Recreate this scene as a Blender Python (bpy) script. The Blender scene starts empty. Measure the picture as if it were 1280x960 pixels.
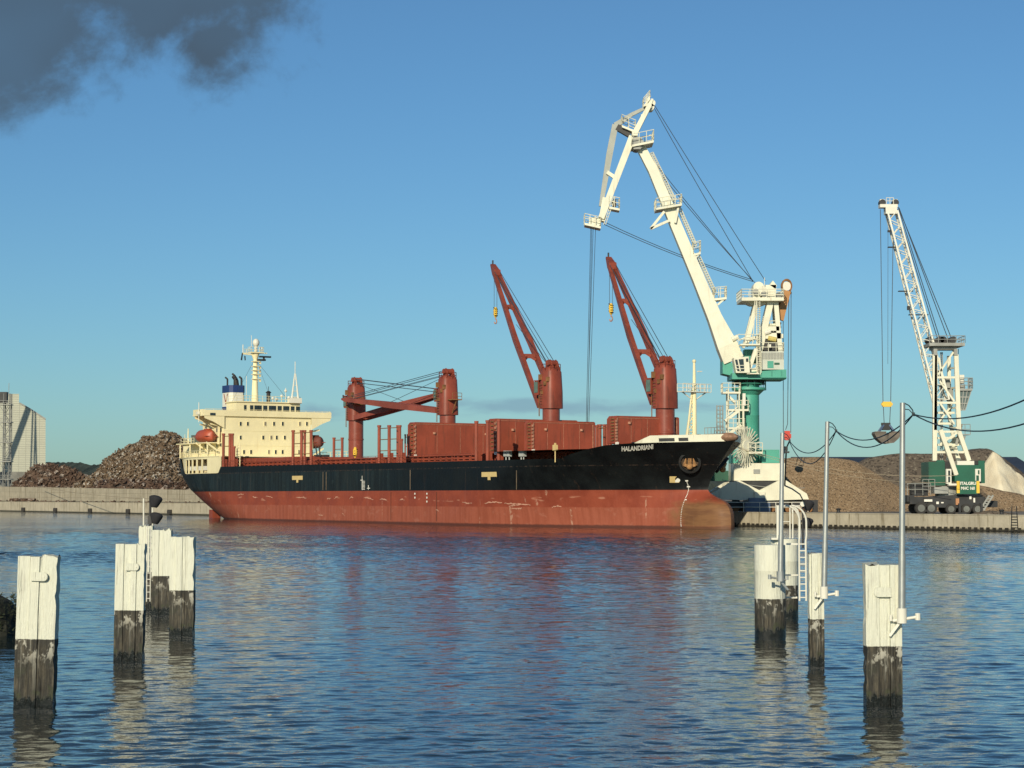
import bpy, math, random
from mathutils import Vector, Matrix
R = math.radians
random.seed(7)
scene = bpy.context.scene
col = scene.collection

# ------------------------------------------------------------------ camera
F = 2500.0                                   # focal length in photo pixels (1280 wide)
PITCH = math.atan(140.0 / F)
CAMZ = 4.0
cam_d = bpy.data.cameras.new('camera')
cam = bpy.data.objects.new('camera', cam_d); col.objects.link(cam)
cam.location = (0, 0, CAMZ)
cam.rotation_euler = (R(90) + PITCH, 0, 0)
cam_d.sensor_width = 36.0
cam_d.lens = 36.0 * F / 1280.0
cam_d.clip_start = 0.5
cam_d.clip_end = 20000
scene.camera = cam

# ------------------------------------------------------------------ sky + sun
SUN_EL = 21.0
SUN_AZ = 196.0                                # compass style: 0 = +Y, 90 = +X; the sun is behind and a little left
world = bpy.data.worlds.new("World"); scene.world = world
world.use_nodes = True
wt = world.node_tree; wn = wt.nodes; wl = wt.links
for n in list(wn): wn.remove(n)
out = wn.new('ShaderNodeOutputWorld'); bg = wn.new('ShaderNodeBackground')
sky = wn.new('ShaderNodeTexSky'); sky.sky_type = 'NISHITA'; sky.sun_disc = False
sky.sun_elevation = R(SUN_EL); sky.sun_rotation = R(SUN_AZ)
sky.altitude = 0; sky.air_density = 1.0; sky.dust_density = 0.35; sky.ozone_density = 2.2
bg.inputs['Strength'].default_value = 0.10

def vmath(nt, op, a, b=None):
    n = nt.nodes.new('ShaderNodeMath'); n.operation = op
    for i, v in enumerate((a, b)):
        if v is None: continue
        if isinstance(v, (int, float)): n.inputs[i].default_value = v
        else: nt.links.new(v, n.inputs[i])
    return n.outputs[0]
def maprange(nt, v, a, b, c=0.0, d=1.0, smooth=True):
    n = nt.nodes.new('ShaderNodeMapRange')
    n.interpolation_type = 'SMOOTHSTEP' if smooth else 'LINEAR'
    nt.links.new(v, n.inputs[0])
    for i, q in enumerate((a, b, c, d)): n.inputs[i + 1].default_value = q
    return n.outputs[0]
tc = wn.new('ShaderNodeTexCoord'); sep = wn.new('ShaderNodeSeparateXYZ')
wl.new(tc.outputs['Generated'], sep.inputs[0])
Ymax = vmath(wt, 'MAXIMUM', sep.outputs[1], 0.05)
az = vmath(wt, 'DIVIDE', sep.outputs[0], Ymax)      # tangent of the bearing
el = vmath(wt, 'DIVIDE', sep.outputs[2], Ymax)      # tangent of the elevation
ahead = maprange(wt, sep.outputs[1], 0.05, 0.3)
cmb = wn.new('ShaderNodeCombineXYZ'); wl.new(az, cmb.inputs[0]); wl.new(el, cmb.inputs[1])
def noise(nt, vec, scale, detail, rough=.55, dist=0.0, sc=None):
    if sc:
        m = nt.nodes.new('ShaderNodeMapping'); m.inputs['Scale'].default_value = sc
        nt.links.new(vec, m.inputs[0]); vec = m.outputs[0]
    n = nt.nodes.new('ShaderNodeTexNoise'); n.inputs['Scale'].default_value = scale
    n.inputs['Detail'].default_value = detail; n.inputs['Roughness'].default_value = rough
    n.inputs['Distortion'].default_value = dist
    nt.links.new(vec, n.inputs['Vector']); return n.outputs['Fac']
nz = noise(wt, cmb.outputs[0], 17, 10, .62, .15)
nz2 = noise(wt, cmb.outputs[0], 7, 3, .5)
# grey cumulus, upper left:  stretched blob + ragged noise
def blob(cx, cy, rx, ry):
    dx = vmath(wt, 'DIVIDE', vmath(wt, 'SUBTRACT', az, cx), rx)
    dy = vmath(wt, 'DIVIDE', vmath(wt, 'SUBTRACT', el, cy), ry)
    r = vmath(wt, 'SQRT', vmath(wt, 'ADD', vmath(wt, 'MULTIPLY', dx, dx), vmath(wt, 'MULTIPLY', dy, dy)))
    return vmath(wt, 'SUBTRACT', 1.0, r)
b1 = blob(-0.270, 0.272, 0.165, 0.082)
b2 = blob(-0.180, 0.272, 0.098, 0.066)
b3 = blob(-0.152, 0.225, 0.040, 0.036)
bl = vmath(wt, 'MAXIMUM', vmath(wt, 'MAXIMUM', b1, b2), vmath(wt, 'MULTIPLY', b3, .6))
v = vmath(wt, 'ADD', bl, vmath(wt, 'MULTIPLY', vmath(wt, 'SUBTRACT', nz, .5), 1.7))
v = vmath(wt, 'ADD', v, vmath(wt, 'MULTIPLY', vmath(wt, 'SUBTRACT', nz2, .5), .5))
m1 = vmath(wt, 'MULTIPLY', maprange(wt, v, -0.02, 0.42), ahead)
m1 = vmath(wt, 'MULTIPLY', m1, 0.93)
mixA = wn.new('ShaderNodeMix'); mixA.data_type = 'RGBA'
tint = wn.new('ShaderNodeMix'); tint.data_type = 'RGBA'; tint.blend_type = 'MULTIPLY'; tint.inputs['Factor'].default_value = 1.0
wl.new(sky.outputs[0], tint.inputs['A']); tz_ = wn.new('ShaderNodeMix'); tz_.data_type = 'RGBA'; tz_.inputs['A'].default_value = (.42, .67, .86, 1); tz_.inputs['B'].default_value = (.50, .64, .72, 1)
wl.new(maprange(wt, sep.outputs[2], .18, .5), tz_.inputs['Factor']); wl.new(tz_.outputs['Result'], tint.inputs['B'])
wl.new(m1, mixA.inputs['Factor']); wl.new(tint.outputs['Result'], mixA.inputs['A'])
cr = wn.new('ShaderNodeValToRGB'); wl.new(nz2, cr.inputs[0])
cr.color_ramp.elements[0].position = .35; cr.color_ramp.elements[0].color = (0.68, 1.02, 1.42, 1)
cr.color_ramp.elements[1].position = .65; cr.color_ramp.elements[1].color = (0.85, 1.55, 2.4, 1)
wl.new(cr.outputs[0], mixA.inputs['B'])
# thin wisps low over the quay
b4 = blob(0.020, 0.0445, 0.105, 0.0055)
b5 = blob(-0.098, 0.0415, 0.022, 0.006)
b6 = blob(0.005, 0.047, 0.035, 0.004)
nz3 = noise(wt, cmb.outputs[0], 30, 5, .55, .2, sc=(1, 3.5, 1))
bl2 = vmath(wt, 'MAXIMUM', vmath(wt, 'MAXIMUM', b4, b5), b6)
v2 = vmath(wt, 'ADD', bl2, vmath(wt, 'MULTIPLY', vmath(wt, 'SUBTRACT', nz3, .5), 2.0))
m2 = vmath(wt, 'MULTIPLY', maprange(wt, v2, 0.0, 0.9), .55)
m2 = vmath(wt, 'MULTIPLY', m2, ahead)
mixB = wn.new('ShaderNodeMix'); mixB.data_type = 'RGBA'
wl.new(m2, mixB.inputs['Factor']); wl.new(mixA.outputs['Result'], mixB.inputs['A'])
mixB.inputs['B'].default_value = (1.9, 3.0, 4.2, 1)
wl.new(mixB.outputs['Result'], bg.inputs['Color']); wl.new(bg.outputs[0], out.inputs[0])

sd = bpy.data.lights.new('sun', 'SUN'); sd.energy = 4.2; sd.angle = R(0.5); sd.color = (1.0, 0.88, 0.66)
sun = bpy.data.objects.new('sun', sd); col.objects.link(sun)
a = R(SUN_AZ); e = R(SUN_EL)
sdir = Vector((math.sin(a) * math.cos(e), math.cos(a) * math.cos(e), math.sin(e)))
sun.rotation_euler = sdir.to_track_quat('Z', 'Y').to_euler()
sun.location = (-60, -60, 60)
scene.view_settings.view_transform = 'Standard'
scene.view_settings.look = 'None'
scene.view_settings.exposure = 0.0
scene.view_settings.gamma = 1.0
scene.view_settings.use_curve_mapping = False

# ------------------------------------------------------------------ geometry of the view, used to survey positions
cp, sp = math.cos(PITCH), math.sin(PITCH)
def ray(px, py):
    cx = (px - 640) / F; cy = (480 - py) / F
    return Vector((cx, cp - cy * sp, cy * cp + sp))
CAM = Vector((0, 0, CAMZ))
def W(px, py, Y):                      # point on the plane at distance Y
    d = ray(px, py); return CAM + d * (Y / d.y)
def WZ(px, py, z):                     # point at height z
    d = ray(px, py); return CAM + d * ((z - CAMZ) / d.z)
U = Vector((1568.0, -2500.0, 0)).normalized()        # along the quay, towards the bow
N = Vector((-U.y, U.x, 0))                           # away from the camera (port side of the ship)
def Q(px, py, c):                      # point on the vertical plane parallel to the quay at distance c
    d = ray(px, py); t = c / (N.x * d.x + N.y * d.y); return CAM + d * t
QUAY = 165.5
def along(s, c, z=0): return U * s + N * c + Vector((0, 0, z))
SHIP_C = 139.5 + 12.75
SHIP_S = -346.0
def S(px, py, yl=0.0):                 # local ship coordinates (x fwd, y port, z up) of a pixel on the plane y = yl
    p = Q(px, py, SHIP_C + yl)
    return Vector((U.dot(p) - SHIP_S, yl, p.z))
def SX(x, py, yl, px_guess=None):      # height of a pixel row at a known local x
    p = along(SHIP_S + x, SHIP_C + yl)
    return W(640, py, p.y).z

# ------------------------------------------------------------------ materials
MATS = {}
def new_mat(name):
    m = bpy.data.materials.new(name); m.use_nodes = True
    nt = m.node_tree
    for n in list(nt.nodes): nt.nodes.remove(n)
    o = nt.nodes.new('ShaderNodeOutputMaterial'); b = nt.nodes.new('ShaderNodeBsdfPrincipled')
    nt.links.new(b.outputs[0], o.inputs[0])
    return m, nt, b
def mixc(nt, fac, a, b):
    n = nt.nodes.new('ShaderNodeMix'); n.data_type = 'RGBA'
    if isinstance(fac, (int, float)): n.inputs['Factor'].default_value = fac
    else: nt.links.new(fac, n.inputs['Factor'])
    for k, v in (('A', a), ('B', b)):
        if isinstance(v, tuple): n.inputs[k].default_value = (*v[:3], 1)
        else: nt.links.new(v, n.inputs[k])
    return n.outputs['Result']
def objco(nt):
    t = nt.nodes.new('ShaderNodeTexCoord'); return t.outputs['Object']
def paint(name, c, rough=.5, var=.18, scale=.6, dirt=None, dirt_amt=.3, streak=False, metal=0.0, bump=0.0, bscale=8, spec=.5):
    """painted or natural surface with broad tone changes, optional vertical dirt or rust streaks"""
    if name in MATS: return MATS[name]
    m, nt, b = new_mat(name)
    co = objco(nt)
    n1 = noise(nt, co, scale, 5, .6)
    dark = tuple(x * (1 - var) for x in c); lite = tuple(min(1, x * (1 + var)) for x in c)
    cc = mixc(nt, maprange(nt, n1, .3, .7), dark, lite)
    if dirt:
        n2 = noise(nt, co, 1.0, 6, .65, sc=((2.2, 2.2, .22) if streak else (1.3, 1.3, 1.3)))
        cc = mixc(nt, maprange(nt, n2, .62 - .22 * dirt_amt, .78, 0, min(1, dirt_amt * 2)), cc, dirt)
    nt.links.new(cc, b.inputs['Base Color'])
    b.inputs['Roughness'].default_value = rough; b.inputs['Metallic'].default_value = metal
    b.inputs['Specular IOR Level'].default_value = spec
    if bump:
        bp = nt.nodes.new('ShaderNodeBump'); bp.inputs['Distance'].default_value = bump
        nt.links.new(noise(nt, co, bscale, 6, .6), bp.inputs['Height'])
        nt.links.new(bp.outputs[0], b.inputs['Normal'])
    MATS[name] = m; return m

RUST = (.16, .07, .035)
M_red = paint('ship_red_paint', (.25, .055, .032), .5, .20, .45, (.11, .04, .028), .55, True)
M_redp = paint('hatch_red_paint', (.29, .066, .036), .5, .14, .35, (.15, .05, .03), .6, True)
M_cream = paint('cream_paint', (.83, .75, .47), .45, .06, .3, (.52, .38, .18), .22, True)
M_white = paint('white_paint', (.72, .71, .62), .45, .05, .3, (.4, .34, .26), .14, True)
M_cw = paint('crane_white_paint', (.72, .71, .57), .4, .07, .4, (.40, .33, .22), .34, True)
M_green = paint('crane_green_paint', (.065, .33, .25), .45, .12, .3, (.03, .10, .08), .2, True)
M_dgreen = paint('machine_green_paint', (.008, .085, .05), .45, .15, .4, (.02, .05, .035), .25, True)
M_blue = paint('funnel_blue_paint', (.018, .045, .16), .45, .1, .5)
M_black = paint('black_paint', (.018, .018, .02), .5, .3, 1)
M_rubber = paint('tyre_rubber', (.03, .029, .028), .8, .2, 2)
M_tar = paint('dark_fabric', (.02, .02, .024), .85, .3, 3)
M_glass = paint('window_glass', (.02, .028, .034), .12, .3, 1, spec=.8)
M_rope = paint('steel_rope', (.045, .06, .08), .6, .2, 1)
M_hemp = paint('mooring_rope', (.33, .28, .2), .9, .2, 1)
M_cable = paint('black_cable', (.02, .035, .04), .5, .2, 1)
M_orange = paint('orange_paint', (.42, .20, .06), .5, .12, .5, RUST, .35)
M_boat = paint('lifeboat_orange', (.38, .075, .035), .45, .12, .5, (.3, .08, .04), .2)
M_galv = paint('galvanised_steel', (.42, .44, .43), .42, .12, 1.5, (.25, .22, .17), .2, True, metal=.55)
M_grey = paint('grey_steel', (.30, .31, .29), .55, .15, .8, (.12, .09, .06), .25)
M_dgrey = paint('dark_steel', (.022, .024, .027), .6, .3, .8, (.10, .07, .04), .3)
M_yellow = paint('yellow_paint', (.75, .48, .05), .5, .1, .6, RUST, .15)
M_redo = paint('signal_red_paint', (.55, .06, .04), .5, .15, 1)
M_rusty = paint('rusty_steel', (.22, .105, .04), .85, .35, 1.2, (.09, .045, .025), .5)
M_mark = paint('marking_yellow', (.66, .50, .22), .5, .06, 1)
M_markw = paint('marking_white', (.80, .78, .70), .5, .06, 1)
M_blueg = paint('blue_machine_paint', (.09, .14, .24), .5, .2, .8, (.05, .05, .06), .3)

# ------------------------------------------------------------------ mesh builder
class MB:
    def __init__(s): s.v = []; s.f = []; s.m = []; s.cur = 0
    def add(s, vs, fs):
        o = len(s.v); s.v += [tuple(p) for p in vs]
        for f in fs: s.f.append(tuple(i + o for i in f)); s.m.append(s.cur)
        return s
    def box(s, c, d, rot=None):
        c = Vector(c); h = Vector(d) / 2
        vs = []
        for x in (-1, 1):
            for y in (-1, 1):
                for z in (-1, 1):
                    q = Vector((x * h.x, y * h.y, z * h.z))
                    if rot is not None: q = rot @ q
                    vs.append(c + q)
        return s.add(vs, [(0, 1, 3, 2), (4, 6, 7, 5), (0, 4, 5, 1), (2, 3, 7, 6), (0, 2, 6, 4), (1, 5, 7, 3)])
    def frame(s, p, q, up=(0, 0, 1)):
        d = (Vector(q) - Vector(p)).normalized()
        upv = Vector(up)
        if abs(d.dot(upv)) > .98: upv = Vector((0, 1, 0)) if abs(d.y) < .9 else Vector((1, 0, 0))
        a = d.cross(upv).normalized(); b = a.cross(d).normalized()
        return a, b
    def beam(s, p, q, w, h=None, w2=None, h2=None, up=(0, 0, 1)):
        h = h or w; w2 = w2 or w; h2 = h2 or h
        a, b = s.frame(p, q, up); p = Vector(p); q = Vector(q)
        vs = [p + a * x * w / 2 + b * y * h / 2 for x, y in ((-1, -1), (1, -1), (1, 1), (-1, 1))]
        vs += [q + a * x * w2 / 2 + b * y * h2 / 2 for x, y in ((-1, -1), (1, -1), (1, 1), (-1, 1))]
        return s.add(vs, [(3, 2, 1, 0), (4, 5, 6, 7), (0, 1, 5, 4), (1, 2, 6, 5), (2, 3, 7, 6), (3, 0, 4, 7)])
    def tube(s, p, q, r, r2=None, n=8, caps=True):
        r2 = r if r2 is None else r2
        a, b = s.frame(p, q); p = Vector(p); q = Vector(q)
        vs = []
        for c, rr in ((p, r), (q, r2)):
            for i in range(n):
                t = 2 * math.pi * i / n
                vs.append(c + (a * math.cos(t) + b * math.sin(t)) * rr)
        fs = [(i, (i + 1) % n, n + (i + 1) % n, n + i) for i in range(n)]
        if caps: fs += [tuple(range(n))[::-1], tuple(range(n, 2 * n))]
        return s.add(vs, fs)
    def path(s, pts, r, n=6):
        for i in range(len(pts) - 1): s.tube(pts[i], pts[i + 1], r, n=n)
        return s
    def prism(s, pts, off):
        """closed outline of 3D points extruded by off"""
        n = len(pts); off = Vector(off)
        vs = [Vector(p) for p in pts] + [Vector(p) + off for p in pts]
        fs = [(i, (i + 1) % n, n + (i + 1) % n, n + i) for i in range(n)] + [tuple(range(n))[::-1], tuple(range(n, 2 * n))]
        return s.add(vs, fs)
    def lathe(s, c, prof, n=24, sq=None):
        """profile [(r,z)...] about vertical axis at c"""
        c = Vector(c); vs = []
        for r, z in prof:
            for i in range(n):
                t = 2 * math.pi * i / n
                vs.append(c + Vector((math.cos(t) * r, math.sin(t) * r, z)))
        fs = []
        for k in range(len(prof) - 1):
            for i in range(n):
                fs.append((k * n + i, k * n + (i + 1) % n, (k + 1) * n + (i + 1) % n, (k + 1) * n + i))
        fs += [tuple(range(n))[::-1], tuple(range((len(prof) - 1) * n, len(prof) * n))]
        return s.add(vs, fs)
    def loft(s, rings):
        n = len(rings[0]); vs = [p for r in rings for p in r]; fs = []
        for k in range(len(rings) - 1):
            for i in range(n): fs.append((k * n + i, k * n + (i + 1) % n, (k + 1) * n + (i + 1) % n, (k + 1) * n + i))
        fs += [tuple(range(n))[::-1], tuple(range((len(rings) - 1) * n, len(rings) * n))]
        return s.add(vs, fs)
    def ball(s, c, r, n=12, m=8):
        r = Vector((r, r, r)) if isinstance(r, (int, float)) else Vector(r); c = Vector(c)
        vs = []
        for j in range(m + 1):
            ph = math.pi * j / m
            for i in range(n):
                t = 2 * math.pi * i / n
                vs.append(c + Vector((math.sin(ph) * math.cos(t) * r.x, math.sin(ph) * math.sin(t) * r.y, math.cos(ph) * r.z)))
        fs = [(j * n + i, (j + 1) * n + i, (j + 1) * n + (i + 1) % n, j * n + (i + 1) % n) for j in range(m) for i in range(n)]
        return s.add(vs, fs)
    def rail(s, pts, h=1.05, r=.03, step=1.6, mid=1):
        """guard rail along a polyline of deck-edge points"""
        for i in range(len(pts) - 1):
            p = Vector(pts[i]); q = Vector(pts[i + 1]); L = (q - p).length; k = max(1, int(round(L / step)))
            for j in range(k + 1):
                a = p.lerp(q, j / k); s.tube(a, a + Vector((0, 0, h)), r, n=5)
            for g in range(mid + 1):
                z = Vector((0, 0, h * (g + 1) / (mid + 1))); s.tube(p + z, q + z, r, n=5)
        return s
    def build(s, name, mats, parent=None, smooth=False, origin=None, cut=.6):
        me = bpy.data.meshes.new(name)
        o3 = Vector(origin) if origin is not None else Vector((0, 0, 0))
        me.from_pydata([tuple(Vector(p) - o3) for p in s.v], [], s.f)
        me.validate()
        if not isinstance(mats, (list, tuple)): mats = [mats]
        for m in mats: me.materials.append(m)
        if len(mats) > 1 and len(me.polygons) == len(s.m):
            for p, i in zip(me.polygons, s.m): p.material_index = i
        import bmesh
        bm = bmesh.new(); bm.from_mesh(me)
        bmesh.ops.recalc_face_normals(bm, faces=bm.faces)
        bm.to_mesh(me); bm.free()
        if smooth:
            for p in me.polygons: p.use_smooth = True
            me.set_sharp_from_angle(angle=cut)
        o = bpy.data.objects.new(name, me); col.objects.link(o)
        if origin is not None: o.location = o3
        if parent: o.parent = parent
        return o

def tag(o, label=None, cat=None, group=None, kind=None):
    if label: o['label'] = label
    if cat: o['category'] = cat
    if group: o['group'] = group
    if kind: o['kind'] = kind
    return o
def empty(name, loc, rz=0.0):
    o = bpy.data.objects.new(name, None); col.objects.link(o)
    o.location = loc; o.rotation_euler = (0, 0, rz); o.empty_display_size = 1; return o
def copy_tree(o, parent=None):
    c = o.copy(); col.objects.link(c)
    if parent: c.parent = parent
    for ch in list(o.children): copy_tree(ch, c)
    return c
def text_pts(txt, w, h, shear=0, bold=0.02):
    """flat lettering scaled to w x h: list of 2D verts and faces, origin lower left"""
    cu = bpy.data.curves.new('lettering', 'FONT'); cu.body = txt; cu.offset = bold; cu.resolution_u = 3
    ob = bpy.data.objects.new('lettering', cu); col.objects.link(ob)
    bpy.context.view_layer.update()
    me = bpy.data.meshes.new_from_object(ob.evaluated_get(bpy.context.evaluated_depsgraph_get()))
    vs = [(v.co.x, v.co.y) for v in me.vertices]; fs = [tuple(p.vertices) for p in me.polygons]
    bpy.data.objects.remove(ob); bpy.data.curves.remove(cu); bpy.data.meshes.remove(me)
    x0 = min(v[0] for v in vs); x1 = max(v[0] for v in vs); y0 = min(v[1] for v in vs); y1 = max(v[1] for v in vs)
    vs = [((x - x0) / (x1 - x0) * w, (y - y0) / (y1 - y0) * h) for x, y in vs]
    return vs, fs

# ================================================================== SETTING
# water ------------------------------------------------------------
def water_mat():
    m, nt, b = new_mat('river_water')
    co = objco(nt)
    b.inputs['Base Color'].default_value = (.010, .021, .024, 1)
    b.inputs['Roughness'].default_value = .04
    b.inputs['IOR'].default_value = 1.333
    def mus(scale, sc, det, rough, dist=0.0): return noise(nt, co, scale, det, rough, dist, sc=sc)
    patch = maprange(nt, noise(nt, co, .018, 3, .55, .5, sc=(.55, 1, 1)), .38, .64, .55, 1.25)
    a = vmath(nt, 'MULTIPLY', mus(.55, (.7, 1, 1), 2, .5, .4), .22)
    c = vmath(nt, 'MULTIPLY', mus(1.9, (.6, 1, 1), 3, .55, .5), .085)
    d = vmath(nt, 'MULTIPLY', mus(6.5, (.7, 1, 1), 3, .6, .4), .026)
    h = vmath(nt, 'ADD', vmath(nt, 'ADD', a, c), d)
    h = vmath(nt, 'MULTIPLY', h, patch)
    sy_ = nt.nodes.new('ShaderNodeSeparateXYZ'); nt.links.new(co, sy_.inputs[0])
    h = vmath(nt, 'MULTIPLY', h, maprange(nt, sy_.outputs[1], 110, 140, 1, 3.2))
    bp = nt.nodes.new('ShaderNodeBump'); bp.inputs['Strength'].default_value = 1.0; bp.inputs['Distance'].default_value = WAVE
    nt.links.new(h, bp.inputs['Height']); nt.links.new(bp.outputs[0], b.inputs['Normal'])
    return m
WAVE = .30
import numpy as np
def water_mesh():
    rng = np.random.default_rng(3)
    t_in = np.arange(-.33, .3301, .0019)
    t_out = np.array([.40, .46, .55, .7, .9, 1.3, 2, 3.5, 8]); tt = np.concatenate([-t_out[::-1], t_in, t_out])
    d = [3.0]
    while d[-1] < 330: d.append(d[-1] * ((1.0017 if d[-1] < 120 else 1.0013) if d[-1] > 24 else 1.03))
    while d[-1] < 9000: d.append(d[-1] * 1.12)
    d = np.array(d); D, T = np.meshgrid(d, tt, indexing='ij'); X = D * T; Y = D.copy(); Z = np.zeros_like(X)
    cell = D * .0018
    patch = np.zeros_like(X)
    for k in range(10):
        L = rng.uniform(14, 60); th = rng.uniform(0, math.pi); patch += np.cos(2 * math.pi * (X * math.cos(th) * .45 + Y * math.sin(th)) / L + rng.uniform(0, 6.28))
    patch = np.clip(1.0 + .16 * patch, .45, 1.7)
    NW = 110
    for k in range(NW):
        L = math.exp(rng.uniform(math.log(.16), math.log(1.35)))
        th = R(-76) + rng.normal(0, .60)
        slope = SLOPE * (1.0 if L < 1.0 else .75) / math.sqrt(NW) * math.sqrt(2)
        A = slope * L / (2 * math.pi)
        fade = np.clip((L / cell - 2.2) / 1.8, 0, 1)
        ph = 2 * math.pi * (X * math.cos(th) + Y * math.sin(th)) / L + rng.uniform(0, 6.28)
        ph += .9 * np.sin(2 * math.pi * (X * math.sin(th) - Y * math.cos(th)) / (L * 6) + rng.uniform(0, 6.28))
        Z += A * np.cos(ph) * fade
    Z *= patch * (1.0 + 3.4 * np.clip((D - 114) / 26, 0, 1))
    Z[(np.abs(T) > .335) | (D > 329) | (D < 12)] = 0
    nr, nc = X.shape
    co_ = np.stack([X, Y, Z], -1).reshape(-1, 3).astype(np.float32)
    i = np.arange(nr - 1)[:, None] * nc + np.arange(nc - 1)[None, :]
    q = np.stack([i, i + 1, i + nc + 1, i + nc], -1).reshape(-1).astype(np.int32)
    me = bpy.data.meshes.new('water'); me.vertices.add(nr * nc); me.vertices.foreach_set('co', co_.ravel())
    nf = len(q) // 4; me.loops.add(len(q)); me.loops.foreach_set('vertex_index', q)
    me.polygons.add(nf); me.polygons.foreach_set('loop_start', np.arange(nf, dtype=np.int32) * 4)
    me.polygons.foreach_set('use_smooth', np.ones(nf, dtype=bool))
    me.update(); me.validate()
    me.materials.append(water_mat()); o = bpy.data.objects.new('water', me); col.objects.link(o)
    return o
SLOPE = .062
tag(water_mesh(), kind='structure')

# ground behind the quay ------------------------------------------
M_ground = paint('quay_gravel', (.20, .175, .14), .9, .3, .15, (.09, .08, .07), .3)
GZ = 1.8
g = MB()
e0, e1 = -5000, 3000
pts = [along(e0, QUAY + 1.2, GZ), along(e1, QUAY + 1.2, GZ), along(e1, QUAY + 7000, GZ), along(e0, QUAY + 7000, GZ)]
g.add(pts, [(0, 1, 2, 3)])
tag(g.build('ground', M_ground), kind='structure')

def concrete(name, c, board=2.5):
    m, nt, b = new_mat(name); co = objco(nt)
    n1 = noise(nt, co, .35, 6, .65); n2 = noise(nt, co, 1.0, 6, .7, sc=(1.2, 1.2, .12)); n3 = noise(nt, co, 3.5, 4, .6)
    cc = mixc(nt, maprange(nt, n1, .35, .7), tuple(x * .78 for x in c), c)
    cc = mixc(nt, maprange(nt, n2, .5, .68, 0, .85), cc, (c[0] * .36, c[1] * .33, c[2] * .27))
    cc = mixc(nt, maprange(nt, n3, .62, .75, 0, .5), cc, (.13, .11, .08))
    # wet, weedy foot
    sepn = nt.nodes.new('ShaderNodeSeparateXYZ'); nt.links.new(co, sepn.inputs[0])
    zz = vmath(nt, 'ADD', sepn.outputs[2], vmath(nt, 'MULTIPLY', vmath(nt, 'SUBTRACT', n3, .5), .5))
    cc = mixc(nt, maprange(nt, zz, .45, .15), cc, (.035, .035, .025))
    nt.links.new(cc, b.inputs['Base Color']); b.inputs['Roughness'].default_value = .85
    bp = nt.nodes.new('ShaderNodeBump'); bp.inputs['Distance'].default_value = .05
    nt.links.new(n3, bp.inputs['Height']); nt.links.new(bp.outputs[0], b.inputs['Normal'])
    return m
M_conc = concrete('quay_concrete', (.52, .47, .36))
M_conc2 = concrete('old_wall_concrete', (.42, .38, .29))

# quay wall, long blocks with joints, a timber fender strip at the water line
def quay(name, s0, s1, z1, label, teeth=True, blk=9.0, extra=None):
    root = empty(name, along((s0 + s1) / 2, QUAY, 0))
    root.rotation_euler = (0, 0, math.atan2(U.y, U.x))
    L = s1 - s0; k = max(1, int(L / blk)); w = MB()
    for i in range(k):
        a0 = -L / 2 + L * i / k; a1 = -L / 2 + L * (i + 1) / k - .06
        dz = random.uniform(-.02, .02)
        w.box(((a0 + a1) / 2, 1.0, (z1 + dz - 1.5) / 2), (a1 - a0, 2.0 + random.uniform(-.02, .02), z1 + dz + 1.5))
    w.build('wall_face', M_conc, root)
    c = MB(); c.box((0, .9, z1 + .06), (L, 1.9, .10)); c.build('coping', M_conc, root)
    if teeth:
        t = MB(); xx = -L / 2
        while xx < L / 2:
            t.box((xx, -.12, .25 + random.uniform(-.04, .04)), (.34, .24, .42)); xx += .95
        t.box((0, -.03, .02), (L, .14, .22))
        t.build('fender_timbers', paint('wet_timber', (.03, .027, .02), .8, .4, 2), root)
    tag(root, label, 'quay wall')
    return root
pL = Q(240, 640, QUAY); sL = U.dot(pL)
quay('quay_wall', sL + 30, U.dot(Q(1330, 650, QUAY)) + 120, GZ, 'long pale concrete quay wall with dark timber teeth at the waterline, running right from the bow')
lq = quay('quay_wall', sL - 420, sL + 29.5, 2.45, 'low concrete quay ledge along the water in front of the scrap heaps', teeth=False, blk=17)
tm = MB()
for i in range(18):
    cx = -200 + i * 24.0; tm.lathe((cx, -.32, .1), [(.55, 0), (.6, .5), (.55, 1.0)], 12)
tm.build('tyre_fender', M_rubber, lq)['kind'] = 'stuff'
# upper wall set back on the ledge, falling slightly towards the ship
uw = empty('retaining_wall', along(sL - 100, QUAY + 4, 2.4), math.atan2(U.y, U.x)); tag(uw, 'stained block retaining wall holding back the scrap yard above the ledge', 'wall')
A0 = U.dot(Q(0, 607, QUAY + 4)) ; A1 = sL
def wallz(s): return 6.55 + (5.25 - 6.55) * (s - A0) / (A1 - A0)
w = MB(); s = A0 - 200
while s < A1 + 30:
    s2 = s + 6.0; x = s - (sL - 100)
    za, zb = min(8, wallz(s)) - 2.4, min(8, wallz(s2)) - 2.4
    for k in range(3):
        fa, fb = k / 3.0, (k + 1) / 3.0
        w.add([(x, 0, za * fa), (x + 5.95, 0, zb * fa), (x + 5.95, 0, zb * fb - .03), (x, 0, za * fb - .03),
               (x, .8, za * fa), (x + 5.95, .8, zb * fa), (x + 5.95, .8, zb * fb - .03), (x, .8, za * fb - .03)],
              [(0, 1, 2, 3), (4, 7, 6, 5), (0, 4, 5, 1), (1, 5, 6, 2), (2, 6, 7, 3), (3, 7, 4, 0)])
    s = s2
w.build('block_courses', M_conc2, uw)
lg = MB(); x0 = A0 - 200
lg.add([along(x0, QUAY + 1.9, 2.44), along(A1 + 40, QUAY + 1.9, 2.44), along(A1 + 40, QUAY + 4.1, 2.44), along(x0, QUAY + 4.1, 2.44)], [(0, 1, 2, 3)])
tag(lg.build('ledge', M_ground), kind='structure')

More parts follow.
